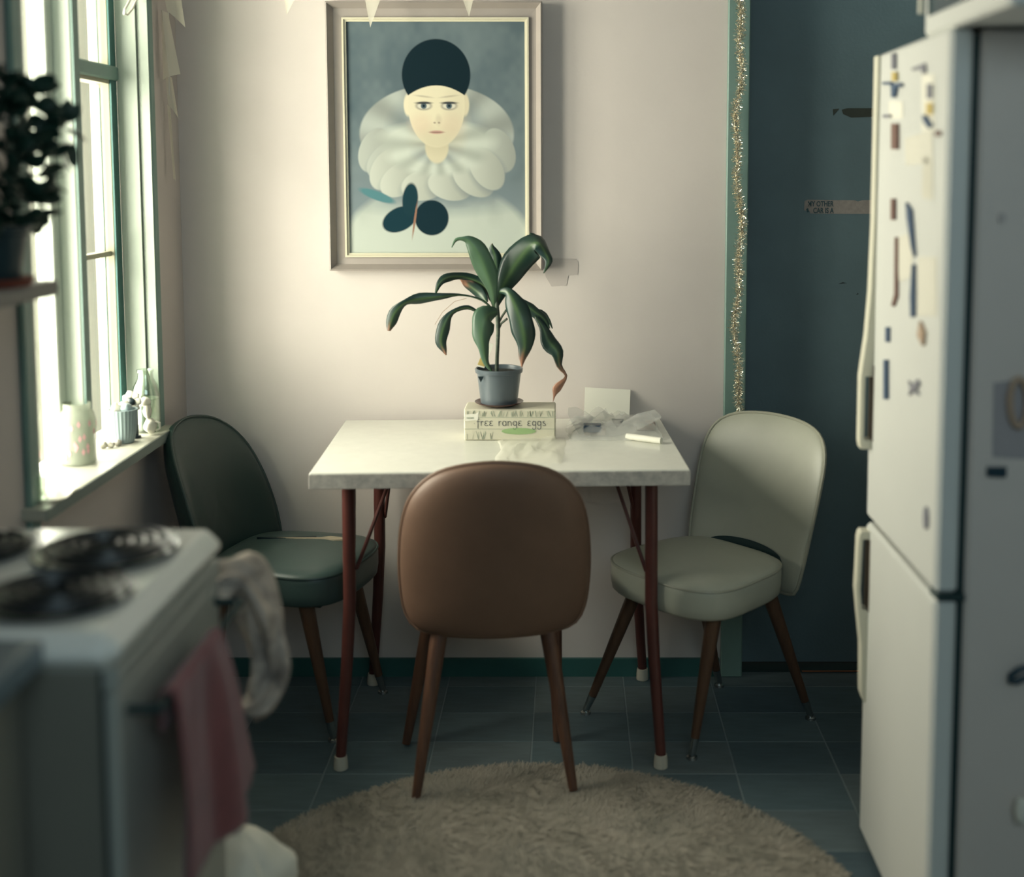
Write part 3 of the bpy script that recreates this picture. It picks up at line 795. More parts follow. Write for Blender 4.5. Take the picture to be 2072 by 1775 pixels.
def bez(P, n):
    out = []
    m = len(P) - 1
    for i in range(n + 1):
        t = i / n * m; k = min(int(t), m - 1); f = t - k
        g = lambda j: P[max(0, min(m, j))]
        p0, p1, p2, p3 = g(k - 1), g(k), g(k + 1), g(k + 2)
        out.append([0.5 * (2 * p1[a] + (p2[a] - p0[a]) * f + (2 * p0[a] - 5 * p1[a] + 4 * p2[a] - p3[a]) * f * f + (3 * p1[a] - p0[a] - 3 * p2[a] + p3[a]) * f ** 3) for a in range(len(p1))])
    return out
GD = np.array([.009, .032, .025]); GS = np.array([.085, .15, .055]); GB = np.array([.27, .135, .085]); GP = np.array([.07, .14, .085])
def leaf(P, brown=1.1, pale=0.0, twist=0.0, name='leaf'):
    # P: (u, v, dy, full width in px, turn 0..1: how much the blade turns edge-on)
    n = 26; Q = bez(P, n); mb = MB(); cols = []; nc = 8
    pts = [W(q[0], q[1], q[2]) for q in Q]
    rs = random.Random(int(P[0][0] * 7 + P[-1][1])); e1_, e2_ = rs.uniform(0, 9), rs.uniform(0, 9)
    for i, (q, p) in enumerate(zip(Q, pts)):
        a = pts[max(0, i - 1)]; b = pts[min(n, i + 1)]
        d = (b - a).normalized(); vw = Vector((0, 1, 0))
        side = d.cross(vw)
        if side.length < .05: side = Vector((1, 0, 0))
        side.normalize(); nrm = side.cross(d).normalized()
        hw = max(q[3], .3) * pcy / F / 2
        tn = q[4]
        s_ = (side * math.cos(tn * 1.5) + nrm * math.sin(tn * 1.5))
        nn = s_.cross(d)
        for k in range(nc + 1):
            x = k / nc * 2 - 1
            rf = .06 * math.sin(i * .9 + (e1_ if x < 0 else e2_)) * hw * abs(x)
            mb.v.append(tuple(p + s_ * (hw * x + (rf if x > 0 else -rf)) + nn * (abs(x) ** 1.5 * hw * .35 + rf)))
            t = i / n
            st = math.exp(-(x / .22) ** 2) * .8 + math.exp(-((x - .45) / .12) ** 2) * .12
            c_ = GD * (1 - st) + GS * st
            c_ = c_ * (1 - pale) + (GP * (1 - .5 * x) + GS * .3) * pale
            bb = 1 / (1 + math.exp(-(t - brown + .05 * math.sin(x * 5 + e1_)) * 40))
            c_ = c_ * (1 - bb) + GB * bb * (1 + .25 * math.sin(i + k))
            cols.append([*c_, 1])
    for i in range(n):
        for k in range(nc):
            a = i * (nc + 1) + k; mb.f.append([a, a + 1, a + nc + 2, a + nc + 1])
    mb.c = cols
    o = mb.build('leaf', M['leaf'], pt, sharp=180)
    so = o.modifiers.new('thickness', 'SOLIDIFY'); so.thickness = .0006
    return o
leaf([(1000, 622, 0, 8, 0), (996, 590, -.02, 22, .1), (985, 555, -.04, 40, .1), (968, 512, -.05, 42, 0), (950, 488, -.05, 22, 0), (935, 484, -.05, 9, .2), (922, 486, -.05, 6, 0), (914, 501, -.05, 2, 0)], 1.2, .55)
leaf([(1005, 618, 0, 10, 0), (1018, 580, -.01, 34, 0), (1040, 540, -.02, 58, 0), (1070, 500, -.03, 56, .2), (1090, 492, -.04, 40, .5), (1104, 512, -.05, 22, .3), (1110, 530, -.06, 14, 0), (1100, 553, -.06, 2, 0)], 1.15)
leaf([(1060, 530, .01, 10, 0), (1076, 502, .01, 34, 0), (1078, 482, .0, 22, 0), (1072, 472, .0, 3, 0)], 1.3)
leaf([(1003, 600, .02, 8, 0), (1004, 560, .03, 24, 0), (1002, 520, .04, 24, 0), (996, 502, .04, 12, 0), (996, 492, .04, 1, 0)], .96)
leaf([(1000, 615, .0, 6, 0), (990, 590, .02, 26, .2), (965, 570, .03, 24, .3), (935, 560, .02, 16, .2), (905, 562, .0, 18, 0), (888, 575, -.01, 12, 0), (881, 596, -.01, 3, 0)], 1.1)
leaf([(985, 612, .0, 6, 0), (972, 596, .02, 24, .2), (950, 578, .03, 24, .2), (935, 565, .03, 10, 0), (926, 556, .03, 3, 0)], .55)
leaf([(998, 628, 0, 4, 0), (975, 608, -.01, 6, .4), (935, 598, -.02, 6, .5), (895, 600, -.04, 14, .1), (850, 605, -.05, 22, .1), (820, 613, -.06, 14, .3), (800, 632, -.06, 22, .1), (790, 655, -.06, 20, 0), (787, 670, -.06, 6, 0)], .95)
leaf([(1000, 634, .0, 4, 0), (970, 632, -.02, 5, .2), (944, 623, -.03, 11, .3), (915, 633, -.04, 11, .2), (898, 660, -.05, 25, 0), (892, 690, -.05, 24, 0), (899, 710, -.05, 10, 0), (903, 719, -.05, 2, 0)], .86)
leaf([(1008, 630, -.02, 14, 0), (985, 640, -.05, 46, .1), (975, 672, -.06, 42, 0), (978, 705, -.06, 22, 0), (984, 735, -.055, 12, 0), (998, 756, -.05, 2, 0)], 1.2, .35)
leaf([(1010, 590, -.02, 8, 0), (1028, 593, -.04, 24, 0), (1045, 625, -.06, 44, 0), (1058, 665, -.07, 48, 0), (1062, 700, -.07, 32, 0), (1057, 725, -.07, 14, 0), (1056, 743, -.07, 2, 0)], .80)
leaf([(1030, 600, .01, 6, 0), (1055, 612, .0, 16, 0), (1078, 628, -.01, 22, .2), (1100, 645, -.02, 16, .2), (1112, 665, -.03, 2, 0)], 1.2)
leaf([(1080, 630, 0, 4, 0), (1095, 632, 0, 10, 0), (1108, 645, 0, 8, 0), (1118, 665, 0, 2, 0)], 1.2)
leaf([(1082, 640, -.02, 6, 0), (1098, 662, -.03, 16, 0), (1110, 690, -.04, 32, .2), (1128, 712, -.05, 28, .2), (1132, 740, -.05, 12, .2), (1146, 762, -.05, 6, .3), (1128, 785, -.05, 18, .1), (1122, 800, -.05, 6, 0), (1119, 813, -.05, 1, 0)], .52)
MB().tube([W(944, 604, 0), W(920, 610, 0), W(895, 632, 0), (W(880, 657, 0))], .0007, 5).build('dry_tendril', M['tan'], pt)

# white card leaning against the wall
c0, c1 = at(1184, 848, y=3.30), at(1276, 848, y=3.30); zt_ = at(1230, 788, y=3.325).z
cm = MB(); zb_ = TZ + .0006
cy0 = 3.30
cm.v = [(c0.x - .004, cy0 - .005, zb_), (c1.x - .004, cy0 - .005, zb_), (c1.x + .001, WY - .004, zt_ - .004), (c0.x, WY - .004, zt_ + .003)]
cm.v += [(a, b + .0012, c_) for a, b, c_ in cm.v]
cm.f = [[0, 1, 2, 3], [7, 6, 5, 4], [0, 4, 5, 1], [1, 5, 6, 2], [2, 6, 7, 3], [3, 7, 4, 0]]
tag(cm.build('blank_card', M['paper'], smooth=False), 'blank white card leaning on the wall at the back of the table', 'card')

def crumple(name, pix, z, hgt, m, seed, nx=26, ny=16, parent=None, layers=1, loc=None):
    # a crumpled film heaped over the area spanned by pix (u0,v0,u1,v1) on the table
    a = at(pix[0], pix[3], z=z); b = at(pix[2], pix[3], z=z); d = at(pix[0], pix[1], z=z)
    mb = MB()
    for L in range(layers):
        def fn(s, t, L=L):
            x = a.x + (b.x - a.x) * s; y = a.y + (d.y - a.y) * t
            n1 = noise.noise(Vector((s * 4 + seed, t * 3, L * 5.1))); n2 = noise.noise(Vector((s * 11 + seed, t * 8, L * 3.3 + 9)))
            env = max(0, 1 - (2 * s - 1) ** 4) ** .5 * max(0, 1 - (2 * t - 1) ** 4) ** .5
            x += n1 * .02; y += n2 * .012
            return (x, y, z + .001 + env * hgt * (.45 + .5 * n1 + .35 * n2 + .0) * (1 + .15 * L) if env > 0 else z + .001)
        mb.grid(fn, nx, ny)
    mb.v = [(x, min(y, WY - .006), max(zz, z + .0006)) for x, y, zz in mb.v]
    o = mb.build(name, m, parent, sharp=25)
    return o
# plastic bag with things inside
a0 = at(1168, 888, z=TZ); 
pbt = thing('plastic_bag', 'crumpled clear plastic bag with packets inside, right of the egg box', 'bag', (a0.x, a0.y, TZ))
crumple('bag_film', (1152, 852, 1338, 892), TZ, .052, M['film'], 3.3, parent=pbt, layers=2, nx=34, ny=20)
# tied ear of the bag, rising at its left
ear = [at(u, v, y=3.12) for u, v in ((1158, 858), (1149, 838), (1150, 828), (1165, 826), (1185, 836), (1200, 846), (1196, 868), (1175, 884))]
mb = MB(); mb.prism(ear, (0, .02, 0)); mb.build('bag_ear', M['film'], pbt)
knot = [at(u, v, y=3.09) for u, v in ((1192, 868), (1222, 866), (1248, 872), (1262, 858), (1290, 842), (1325, 834), (1338, 846), (1300, 866), (1262, 880), (1230, 886), (1196, 888))]
mb = MB(); mb.prism(knot, (0, .012, .004)); mb.build('bag_knot', M['film'], pbt)
rel(pbt)
b0, b1 = at(1180, 870, y=3.14), at(1216, 856, y=3.14)
tag(MB().box(b0.x, b1.x, 3.085, 3.12, TZ + .012, b1.z + .004, .002).build('navy_packet', M['navy'], smooth=False), 'small navy packet inside the clear plastic bag, left side', 'packet')
b0, b1 = at(1183, 889, y=3.09), at(1226, 870, y=3.09)
tag(MB().box(b0.x, b1.x, 3.10, 3.112, TZ + .0008, TZ + .020, .002).build('tan_packet', M['tan'], smooth=False), 'flat tan packet at the front of the clear plastic bag', 'packet')
tri = [at(u, v, y=3.17) for u, v in ((1238, 851), (1262, 851), (1250, 868))]
tag(MB().prism(tri, (0, .02, 0)).build('dark_packet', M['black'], smooth=False), 'dark three-cornered packet in the bag below the white card', 'packet')
b0 = at(1286, 876, y=3.15)
tag(MB().box(b0.x, b0.x + .055, 3.16, 3.22, TZ + .001, TZ + .018, .004).build('brown_packet', M['brownmag'], smooth=False), 'brownish packet under the right end of the clear plastic bag', 'packet')
q0, q1 = at(1268, 883, z=TZ + .009), at(1338, 892, z=TZ + .009)
tag(MB().tube([q0, q0.lerp(q1, .5), q1], [.008, .0085, .008], 14).build('paper_roll', M['paper']), 'white paper roll in front of the plastic bag', 'roll')
wp = crumple('wrapper', (1003, 886, 1142, 938), TZ, .016, M['wrap'], 8.1, nx=30, ny=18, layers=1)
tag(wp, 'crumpled white see-through wrapper lying before the egg box', 'wrapper')

# ------------------------------------------------------------------ tinsel on the door trim
tn = thing('tinsel_garland', 'silver tinsel garland hanging down the green door trim', 'tinsel', at(1494, 400, y=WY - .03))
TL = Vector(tn.location)
cen = []
for k in range(90):
    v = -30 + (845 + 30) * k / 89
    u = 1495 - (v / 835) * 2 + 5 * math.sin(v / 60.0) + 3 * math.sin(v / 23.0 + 1)
    cen.append(at(u, v, y=WY - .034) - TL)
MB().tube(cen, .0012, 6).build('core', M['chrome'], tn)
rng = random.Random(9); mb = MB()
for k in range(4200):
    t = rng.random() * 88.99; i = int(t); p = cen[i].lerp(cen[i + 1], t - i)
    dens = .55 + .45 * noise.noise(Vector((t * .35, 0, 3)))
    d = Vector((rng.gauss(0, 1), rng.gauss(0, .6), rng.gauss(0, .8))).normalized(); l = rng.uniform(.008, .020) * (.7 + .5 * dens)
    if d.y > .3: d.y = -d.y
    s = d.cross(Vector((rng.gauss(0, 1), rng.gauss(0, 1), rng.gauss(0, 1)))).normalized() * .0007
    n = len(mb.v); q = p + d * l * .5 + Vector((rng.gauss(0, .0014), rng.gauss(0, .0014), rng.gauss(0, .002))); e = p + d * l
    s2 = s.cross(d).normalized() * .0007
    for A, S in ((p, s), (q, s2), (e, s)): mb.v += [tuple(A - S), tuple(A + S)]
    mb.f += [[n, n + 1, n + 3, n + 2], [n + 2, n + 3, n + 5, n + 4]]
mb.build('strands', M['tinsel'], tn, smooth=False, kind='stuff')

# ------------------------------------------------------------------ marks on the blue door
DY = WY + .0715
def dp(u, v): return at(u, v, y=DY)
stk = thing('door_sticker', 'torn beige car sticker with teal capitals on the blue door', 'sticker', dp(1690, 418))
P = [dp(u, v) for u, v in ((1628, 407), (1634, 404), (1690, 405), (1728, 405), (1736, 408), (1745, 405), (1800, 404), (1800, 433), (1700, 433), (1640, 432), (1638, 427), (1627, 426))]
MB().prism(P, (0, -.0006, 0)).build('paper', M['sticker'], stk, smooth=False)
sp = dp(1634, 417.5); text('MY OTHER', .0205, M['sticker_ink'], stk, sp + Vector((0, -.0010, 0)), name='lettering', sx=.72)
sp = dp(1645, 431); text('CAR IS A', .0205, M['sticker_ink'], stk, sp + Vector((0, -.0010, 0)), name='lettering', sx=.72)
P = [dp(u, v) for u, v in ((1632, 408), (1637, 412), (1635, 418), (1631, 416))]
MB().prism([p + Vector((0, -.0012, 0)) for p in P], (0, -.0002, 0)).build('scraped_patch', M['sticker'], stk, smooth=False)
P = [dp(u, v) for u, v in ((1631, 423), (1635, 421), (1637, 429), (1633, 430))]
MB().prism([p + Vector((0, -.0008, 0)) for p in P], (0, -.0002, 0)).build('ink_smudge', M['sticker_ink'], stk, smooth=False)
rel(stk)
for c_ in stk.children:
    if c_.name.startswith('lettering'): c_.location += Vector((0, 0, 0))
# lettering was placed in world coordinates, shift it too
for c_, (u, v) in zip([c for c in stk.children if c.name.startswith('lettering')], ((1634, 417.5), (1645, 431))):
    c_.location = dp(u, v) + Vector((0, -.0010, 0)) - Vector(stk.location)
P = [dp(u, v) for u, v in ((1703, 222), (1715, 219), (1800, 219), (1800, 235), (1722, 238), (1706, 231))]
tag(MB().prism(P, (0, -.0006, 0)).build('dark_tape', M['tape'], smooth=False), 'dark brown tape strip near the top of the blue door', 'tape')
P = [dp(u, v) for u, v in ((1685, 221), (1698, 220), (1692, 227), (1686, 234))]
tag(MB().prism(P, (0, -.0006, 0)).build('tape_scrap', M['tape'], smooth=False), 'small torn scrap left of the dark tape on the blue door', 'tape')
for (u, v, w_, lb) in ((1705, 573, 9, 'short dark scratch mid way up the blue door'), (1735, 595, 3, 'small upright dark nick on the blue door, close beside the fridge edge')):
    P = [dp(u - w_, v + 2), dp(u, v - 2), dp(u + w_, v), dp(u, v + 1)]
    tag(MB().prism(P, (0, -.0004, 0)).build('scratch', M['black'], smooth=False), lb, 'scratch')

# ------------------------------------------------------------------ bunting
bn = thing('bunting', 'white pennants on a string across the top of the picture', 'bunting', at(760, -90, y=3.22))
BL = Vector(bn.location); tops = []
for (u, v, hw, ln) in ((580, 30, .052, .15), (749, 56, .050, .16), (949, 34, .052, .16)):
    p = at(u, v, y=3.22); k = ln
    sl = {580: .70, 749: .56, 949: .62}[u]
    sk = {580: .030, 749: .017, 949: -.008}[u]
    half = ln * sl / 2 * 1.0
    mb = MB()
    def fn(s, t, p=p, half=half, ln=ln, sk=sk):
        x = p.x + (2 * s - 1) * half * t + sk * t; z = p.z + ln * t
        return (x - BL.x, p.y + .006 * math.sin(s * 3 + t * 4) * t - BL.y, z - BL.z)
    mb.grid(fn, 6, 8); o = mb.build('pennant', M['pennant'], bn)
    tops.append((p.x - half - BL.x, 0, p.z + ln - BL.z)); tops.append((p.x + half - BL.x, 0, p.z + ln - BL.z))
tops = [(tops[0][0] - .3, 0, tops[0][2] + .06)] + tops + [(tops[-1][0] + .6, 0, tops[-1][2] + .08)]
MB().tube(tops, .0014, 6).build('string', M['string'], bn)
b2 = thing('bunting', 'white pennants dangling in the corner beside the window', 'bunting', at(345, -60, y=3.2))
BL2 = Vector(b2.location)
def pen(poly, y, bend=.01):
    mb = MB(); a, b, c_, d = [at(u, v, y=y) - BL2 for u, v in poly]
    def fn(s, t):
        q = a.lerp(b, s).lerp(d.lerp(c_, s), t); return (q.x, q.y + bend * math.sin(s * PI), q.z)
    mb.grid(fn, 6, 8); mb.build('pennant', M['pennant'], b2)
pen([(322, -60), (358, -60), (375, 56), (338, 22)], 3.20)
pen([(326, 20), (340, 26), (365, 150), (330, 162)], 3.21, -.02)
pen([(334, 150), (348, 158), (361, 241), (340, 212)], 3.22)
pen([(338, 212), (345, 220), (355, 367), (351, 362)], 3.23)
MB().tube([at(340, -60, y=3.2) - BL2, at(341, 25, y=3.21) - BL2, at(342, 155, y=3.22) - BL2, at(343, 215, y=3.23) - BL2], .001, 6).build('string', M['string'], b2)

# ------------------------------------------------------------------ refrigerator
FX = .629
fY1 = at(1763, 600, x=FX).y; fY0 = at(1908, 600, x=FX).y
ftop = at(1771, 112.7, x=FX).z; fdiv = at(1762.7, 1060.6, x=FX).z
fr = thing('refrigerator', 'tall white fridge freezer covered in magnets at the right', 'fridge', (FX, (fY0 + fY1) / 2, 0))
DT = .040; BX = FX + DT + .014
MB().box(BX, RX - .02, fY0 + .004, fY1, .02, ftop - .002, .006).build('cabinet', M['fridge_side'], fr, smooth=False)
MB().box(FX + DT - .002, BX + .001, fY0 + .014, fY1 - .01, .03, ftop - .01).build('door_seal', M['gasket'], fr, smooth=False)
def fdoor(z0, z1, label=None):
    o = MB().box(FX, FX + DT, fY0, fY1, z0, z1, .007).build('door', M['fridge'], fr, smooth=False)
    return o
dU = fdoor(fdiv + .006, ftop); dL = fdoor(.018, fdiv - .006)
MB().box(FX + .004, FX + DT + .012, fY0 - .004, fY0 + .04, fdiv - .006, fdiv + .006, .001).build('hinge', M['gasket'], fr, smooth=False)
def handle(door, zs, outs, ztop_gap, zbot_gap):
    # outline in the X/Z plane on the opening edge of the door, extruded across 3 cm
    ya, yb_ = fY1 - .034, fY1 - .002
    mb = MB()
    for i in range(len(zs) - 1):
        xo0, xo1 = FX - outs[i], FX - outs[i + 1]
        th0 = .008
        xi0 = FX if not (zbot_gap - 1e-6 <= zs[i] <= ztop_gap + 1e-6 and zbot_gap - 1e-6 <= zs[i + 1] <= ztop_gap + 1e-6) else None
        if xi0 is None:
            mb.prism([(xo0, ya, zs[i]), (xo0 + th0, ya, zs[i]), (xo1 + th0, ya, zs[i + 1]), (xo1, ya, zs[i + 1])], (0, yb_ - ya, 0))
        else:
            mb.prism([(xo0, ya, zs[i]), (FX + .001, ya, zs[i]), (FX + .001, ya, zs[i + 1]), (xo1, ya, zs[i + 1])], (0, yb_ - ya, 0))
    h = mb.build('handle', M['fridge_trim'], door, smooth=False)
    MB().box(FX - .0012, FX + .001, ya - .006, yb_, zbot_gap, ztop_gap).build('recess_shade', M['recess_shade'], door, smooth=False)  # dark plate painting the shadow between grip and door
zf = lambda v: at(1745, v, y=fY1 - .02).z
handle(dU, [ftop - .004, zf(450), zf(590), zf(680), zf(735), zf(760), zf(888), zf(893), zf(906)], [.006, .006, .009, .015, .022, .025, .025, .025, .022], zf(738), zf(890))
handle(dL, [zf(1072), zf(1078), zf(1088), zf(1190), zf(1230), zf(1300), zf(1400), zf(1416)], [.016, .020, .022, .025, .021, .012, .010, .004], zf(1088), zf(1232))
rel(fr)
for d in (dU, dL): pass
# microwave standing on the fridge
mY1 = at(1866, 60, x=FX).y
mw = thing('microwave', 'cream microwave oven standing on top of the fridge', 'microwave', (FX + .01, (mY1 + fY0) / 2, ftop + .001))
m0 = MB().box(FX + .004, RX - .12, mY1 - .42, mY1, ftop + .001, ftop + .27, .006).build('body', M['fridge'], mw, smooth=False)
MB().box(FX + .001, FX + .004, mY1 - .40, mY1 - .030, ftop + .034, ftop + .25).build('door_window', M['mwdoor'], mw, smooth=False)
MB().tube([(FX - .008, mY1 - .018, ftop + .04), (FX - .008, mY1 - .018, ftop + .24)], .005, 10).build('handle', M['fridge_trim'], mw)
rel(mw)

# papers and magnets on the fridge door (plane x = FX)
def onfridge(name, label, cat, pix, m, th=.0015, group=None):
    P = [at(u, v, x=FX - .0003) for u, v in pix]
    o = MB().prism(P, (-th, 0, 0)).build(name, m, smooth=False)
    tag(o, label, cat, group); return o
def q(u0, v0, u1, v1): return [(u0, v0 + (u1 - u0) * 0), (u1, v0), (u1, v1), (u0, v1)]
items = [
 ('long_magnet', 'long dark magnet at the top far corner of the fridge door', 'magnet', q(1809, 108, 1815, 140), M['greymag'], .006),
 ('yellow_magnet', 'small yellow magnet above the cross-shaped one on the fridge', 'magnet', q(1810, 146, 1818, 164), M['yellow'], .006),
 ('cross_magnet', 'dark cross-shaped magnet near the top of the fridge door', 'magnet', [(1791, 166), (1808, 166), (1809, 170), (1828, 168), (1829, 176), (1819, 176), (1815, 197), (1809, 197), (1808, 172), (1791, 171)], M['blueprint'], .006),
 ('pinned_paper', 'pale paper hanging beneath the cross-shaped magnet', 'paper', q(1800, 205, 1828, 240), M['paper'], .001),
 ('brown_magnet', 'tall brownish magnet below the cross-shaped one on the fridge', 'magnet', q(1809, 250, 1820, 302), M['brownmag'], .006),
 ('grey_clip', 'slim grey clip holding the pale paper by the tall brownish magnet', 'clip', q(1792, 232, 1806, 238), M['greymag'], .006),
 ('arrow_magnet', 'pale grey slanted magnet high in the middle of the fridge door', 'magnet', [(1848, 138), (1874, 128), (1876, 148), (1870, 150), (1868, 140), (1850, 143)], M['greymag'], .004),
 ('pinned_postcard', 'postcard with blue and yellow patches near the fridge hinge side', 'postcard', q(1866, 150, 1892, 265), M['paper'], .001),
 ('blue_magnet', 'blue grey magnet in the upper half of the postcard', 'magnet', q(1880, 170, 1889, 200), M['greymag'], .005),
 ('yellow_sticker', 'yellow sticker low on the postcard with blue patches', 'sticker', q(1878, 208, 1890, 232), M['yellow'], .004),
 ('slanted_magnet', 'dark blue slanted magnet at the foot of the postcard', 'magnet', [(1872, 232), (1880, 236), (1891, 255), (1884, 260), (1874, 246)], M['blueprint'], .006),
 ('dot_magnet', 'small round reddish magnet close to the fridge hinge edge', 'magnet', [(1901 + 5 * math.cos(a), 270 + 6 * math.sin(a)) for a in [i * PI / 4 for i in range(8)]], M['brownmag'], .005),
 ('cream_paper', 'large cream paper hanging in the middle of the upper fridge door', 'paper', [(1832, 280), (1888, 262), (1889, 330), (1834, 334)], M['notepaper'], .001),
 ('pink_paper', 'pale pinkish paper below the large cream one', 'paper', [(1868, 318), (1889, 318), (1889, 405), (1866, 400)], M['whiteceramic'], .001),
 ('brown_pen', 'slim brownish pen stuck upright half way up the fridge', 'pen', q(1808, 402, 1814, 445), M['brownmag'], .006),
 ('knife_magnet', 'dark blade-shaped magnet half way up the fridge door', 'magnet', [(1838, 410), (1848, 425), (1852, 480), (1855, 520), (1849, 500), (1840, 440)], M['blueprint'], .006),
 ('note_paper', 'long pale note hanging between the pen and the blade-shaped magnet', 'paper', [(1816, 480), (1846, 470), (1848, 560), (1820, 570)], M['notepaper'], .001),
 ('thin_rod', 'thin mauve rod hanging below the brownish pen', 'rod', [(1815, 480), (1819, 480), (1819, 600), (1812, 620), (1808, 618), (1814, 595)], M['brownmag'], .005),
 ('dark_rod', 'thin dark rod hanging under the blade-shaped magnet', 'rod', [(1851, 535), (1854, 535), (1854, 640), (1848, 642), (1847, 600)], M['blueprint'], .006),
 ('yellowed_paper', 'yellowed paper sheet near the hinge side half way down', 'paper', q(1858, 520, 1896, 640), M['notepaper'], .001),
 ('orange_magnet', 'rust coloured kite-shaped magnet above the butterfly one', 'magnet', [(1866, 650), (1875, 672), (1872, 700), (1862, 680)], M['tan'], .006),
 ('ink_magnet', 'small dark blue magnet on the far side at door handle height', 'magnet', q(1796, 662, 1802, 692), M['blueprint'], .005),
 ('blue_pen', 'slim blue pen hanging beside the upper fridge handle', 'pen', q(1793, 728, 1799, 808), M['blueprint'], .006),
 ('butterfly_magnet', 'small dark butterfly-shaped magnet on the upper fridge door', 'magnet', [(1842, 770), (1850, 780), (1860, 768), (1864, 780), (1856, 786), (1863, 800), (1852, 790), (1843, 800), (1846, 786)], M['greymag'], .005),
 ('oval_magnet', 'lone greyish oval magnet low on the upper fridge door', 'magnet', [(1876 + 4.5 * math.cos(a), 1048 + 24 * math.sin(a)) for a in [i * PI / 5 for i in range(10)]], M['greymag'], .004),
]
for it in items: onfridge(it[0], it[1], it[2], it[3], it[4], it[5])
# things on the side of the fridge (plane y = fY0)
def onside(name, label, cat, pix, m, th=.003):
    P = [at(u, v, y=fY0 + .0035) for u, v in pix]
    return tag(MB().prism(P, (0, -th, 0)).build(name, m, smooth=False), label, cat)
onside('bar_magnet', 'dark bar magnet on the grey side of the fridge', 'magnet', [(1996, 944), (2034, 944), (2033, 964), (1995, 962)], M['mwdoor'], .008)
onside('side_paper', 'pale mauve paper on the side of the fridge at the right edge', 'paper', [(2010, 775), (2085, 765), (2085, 930), (2008, 925)], mat('mauve_paper', (.36, .33, .33), .7), .001)
rg = [at(2062 + 18 * math.cos(a), 815 + 48 * math.sin(a), y=fY0 - .004) for a in [i * PI / 12 for i in range(24)]]
tag(MB().tube(rg, .006, 8, closed=True).build('ring_magnet', M['tan']), 'tan oval ring on the mauve paper at the fridge side', 'magnet')
onside('smudge_magnet', 'small round grey magnet high on the side of the fridge', 'magnet', [(2027 + 8 * math.cos(a), 441 + 11 * math.sin(a)) for a in [i * PI / 5 for i in range(10)]], M['smudge'], .004)
hk2 = [at(u, v, y=fY0 - .008) for u, v in ((2085, 1348), (2060, 1356), (2045, 1368), (2044, 1378), (2055, 1380), (2085, 1368))]
tag(MB().tube(hk2, .006, 8).build('hook', M['mwdoor']), 'dark curved hook on the lower side of the fridge', 'hook')
wk = at(2068, 1640, y=fY0 - .014)
tag(MB().lathe([(.001, -.022), (.010, -.018), (.014, 0), (.010, .018), (.001, .022)], tuple(wk), 16, closed=True).build('white_knob', M['paper']), 'white knob at the lower right edge against the fridge side', 'knob')

# ------------------------------------------------------------------ stove
SX = -.562; STZ = .858; SY1 = at(465, 1062, z=STZ).y; SY0 = at(237, 1290, z=STZ).y
st = thing('electric_stove', 'white enamel electric cooker with coil burners at the lower left', 'stove', (SX, (SY0 + SY1) / 2, 0))
BXL = WX + .004
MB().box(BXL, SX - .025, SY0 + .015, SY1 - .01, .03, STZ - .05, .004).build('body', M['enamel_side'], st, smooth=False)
# top with rounded rolled rim
mb = MB()
def slab(x0, x1, y0, y1, z0, z1, r):
    m_ = MB().box(x0, x1, y0, y1, z0, z1, r); return m_
tp = slab(BXL, SX, SY0, SY1, STZ - .054, STZ, .022).build('cooktop', M['enamel'], st, smooth=False)
bv = tp.modifiers.new('round', 'BEVEL'); bv.width = .006; bv.segments = 3; bv.limit_method = 'ANGLE'; bv.angle_limit = .3
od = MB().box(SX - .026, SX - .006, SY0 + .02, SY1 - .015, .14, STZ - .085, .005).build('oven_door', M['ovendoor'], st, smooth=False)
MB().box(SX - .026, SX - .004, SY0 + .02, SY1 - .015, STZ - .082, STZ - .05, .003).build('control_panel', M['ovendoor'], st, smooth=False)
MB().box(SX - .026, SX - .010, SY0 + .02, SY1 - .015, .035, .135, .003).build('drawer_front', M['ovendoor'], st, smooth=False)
MB().box(SX - .0255, SX - .024, SY0 + .012, SY0 + .022, .03, STZ - .05).build('side_gap', M['gasket'], st, smooth=False)
rx = SX + .035
rl = MB().tube([(SX - .007, SY0 + .05, STZ - .115), (rx, SY0 + .05, STZ - .115), (rx, SY1 - .04, STZ - .115), (SX - .007, SY1 - .04, STZ - .115)], .006, 8).build('towel_rail', M['gasket'], od)
def burner(x, y, r):
    o = MB().lathe([(.001, .0), (r * .8, .0), (r + .006, .004), (r + .010, .007), (r + .008, .009), (r - .002, .005), (r * .5, .002), (.001, .002)], (x, y, STZ + .0005), 40, closed=True).build('drip_bowl', M['drip'], st)
    pts = []
    for i in range(150):
        t = i / 149; a = t * 2 * PI * 4.2; rr = r * (.2 + .8 * t)
        pts.append((x + rr * math.cos(a), y + rr * math.sin(a), STZ + .013))
    MB().tube(pts, .0042, 8).build('heating_coil', M['coil'], o)
b1c = at(215, 1108, z=STZ + .01); b2c = at(112, 1198, z=STZ + .01); b3c = at(-55, 1108, z=STZ + .01); b4c = at(-190, 1198, z=STZ + .01)
burner(b1c.x, b1c.y, .096); burner(b2c.x, b2c.y, .092); burner(b3c.x, b3c.y, .075); burner(b4c.x, b4c.y, .08)
rel(st)
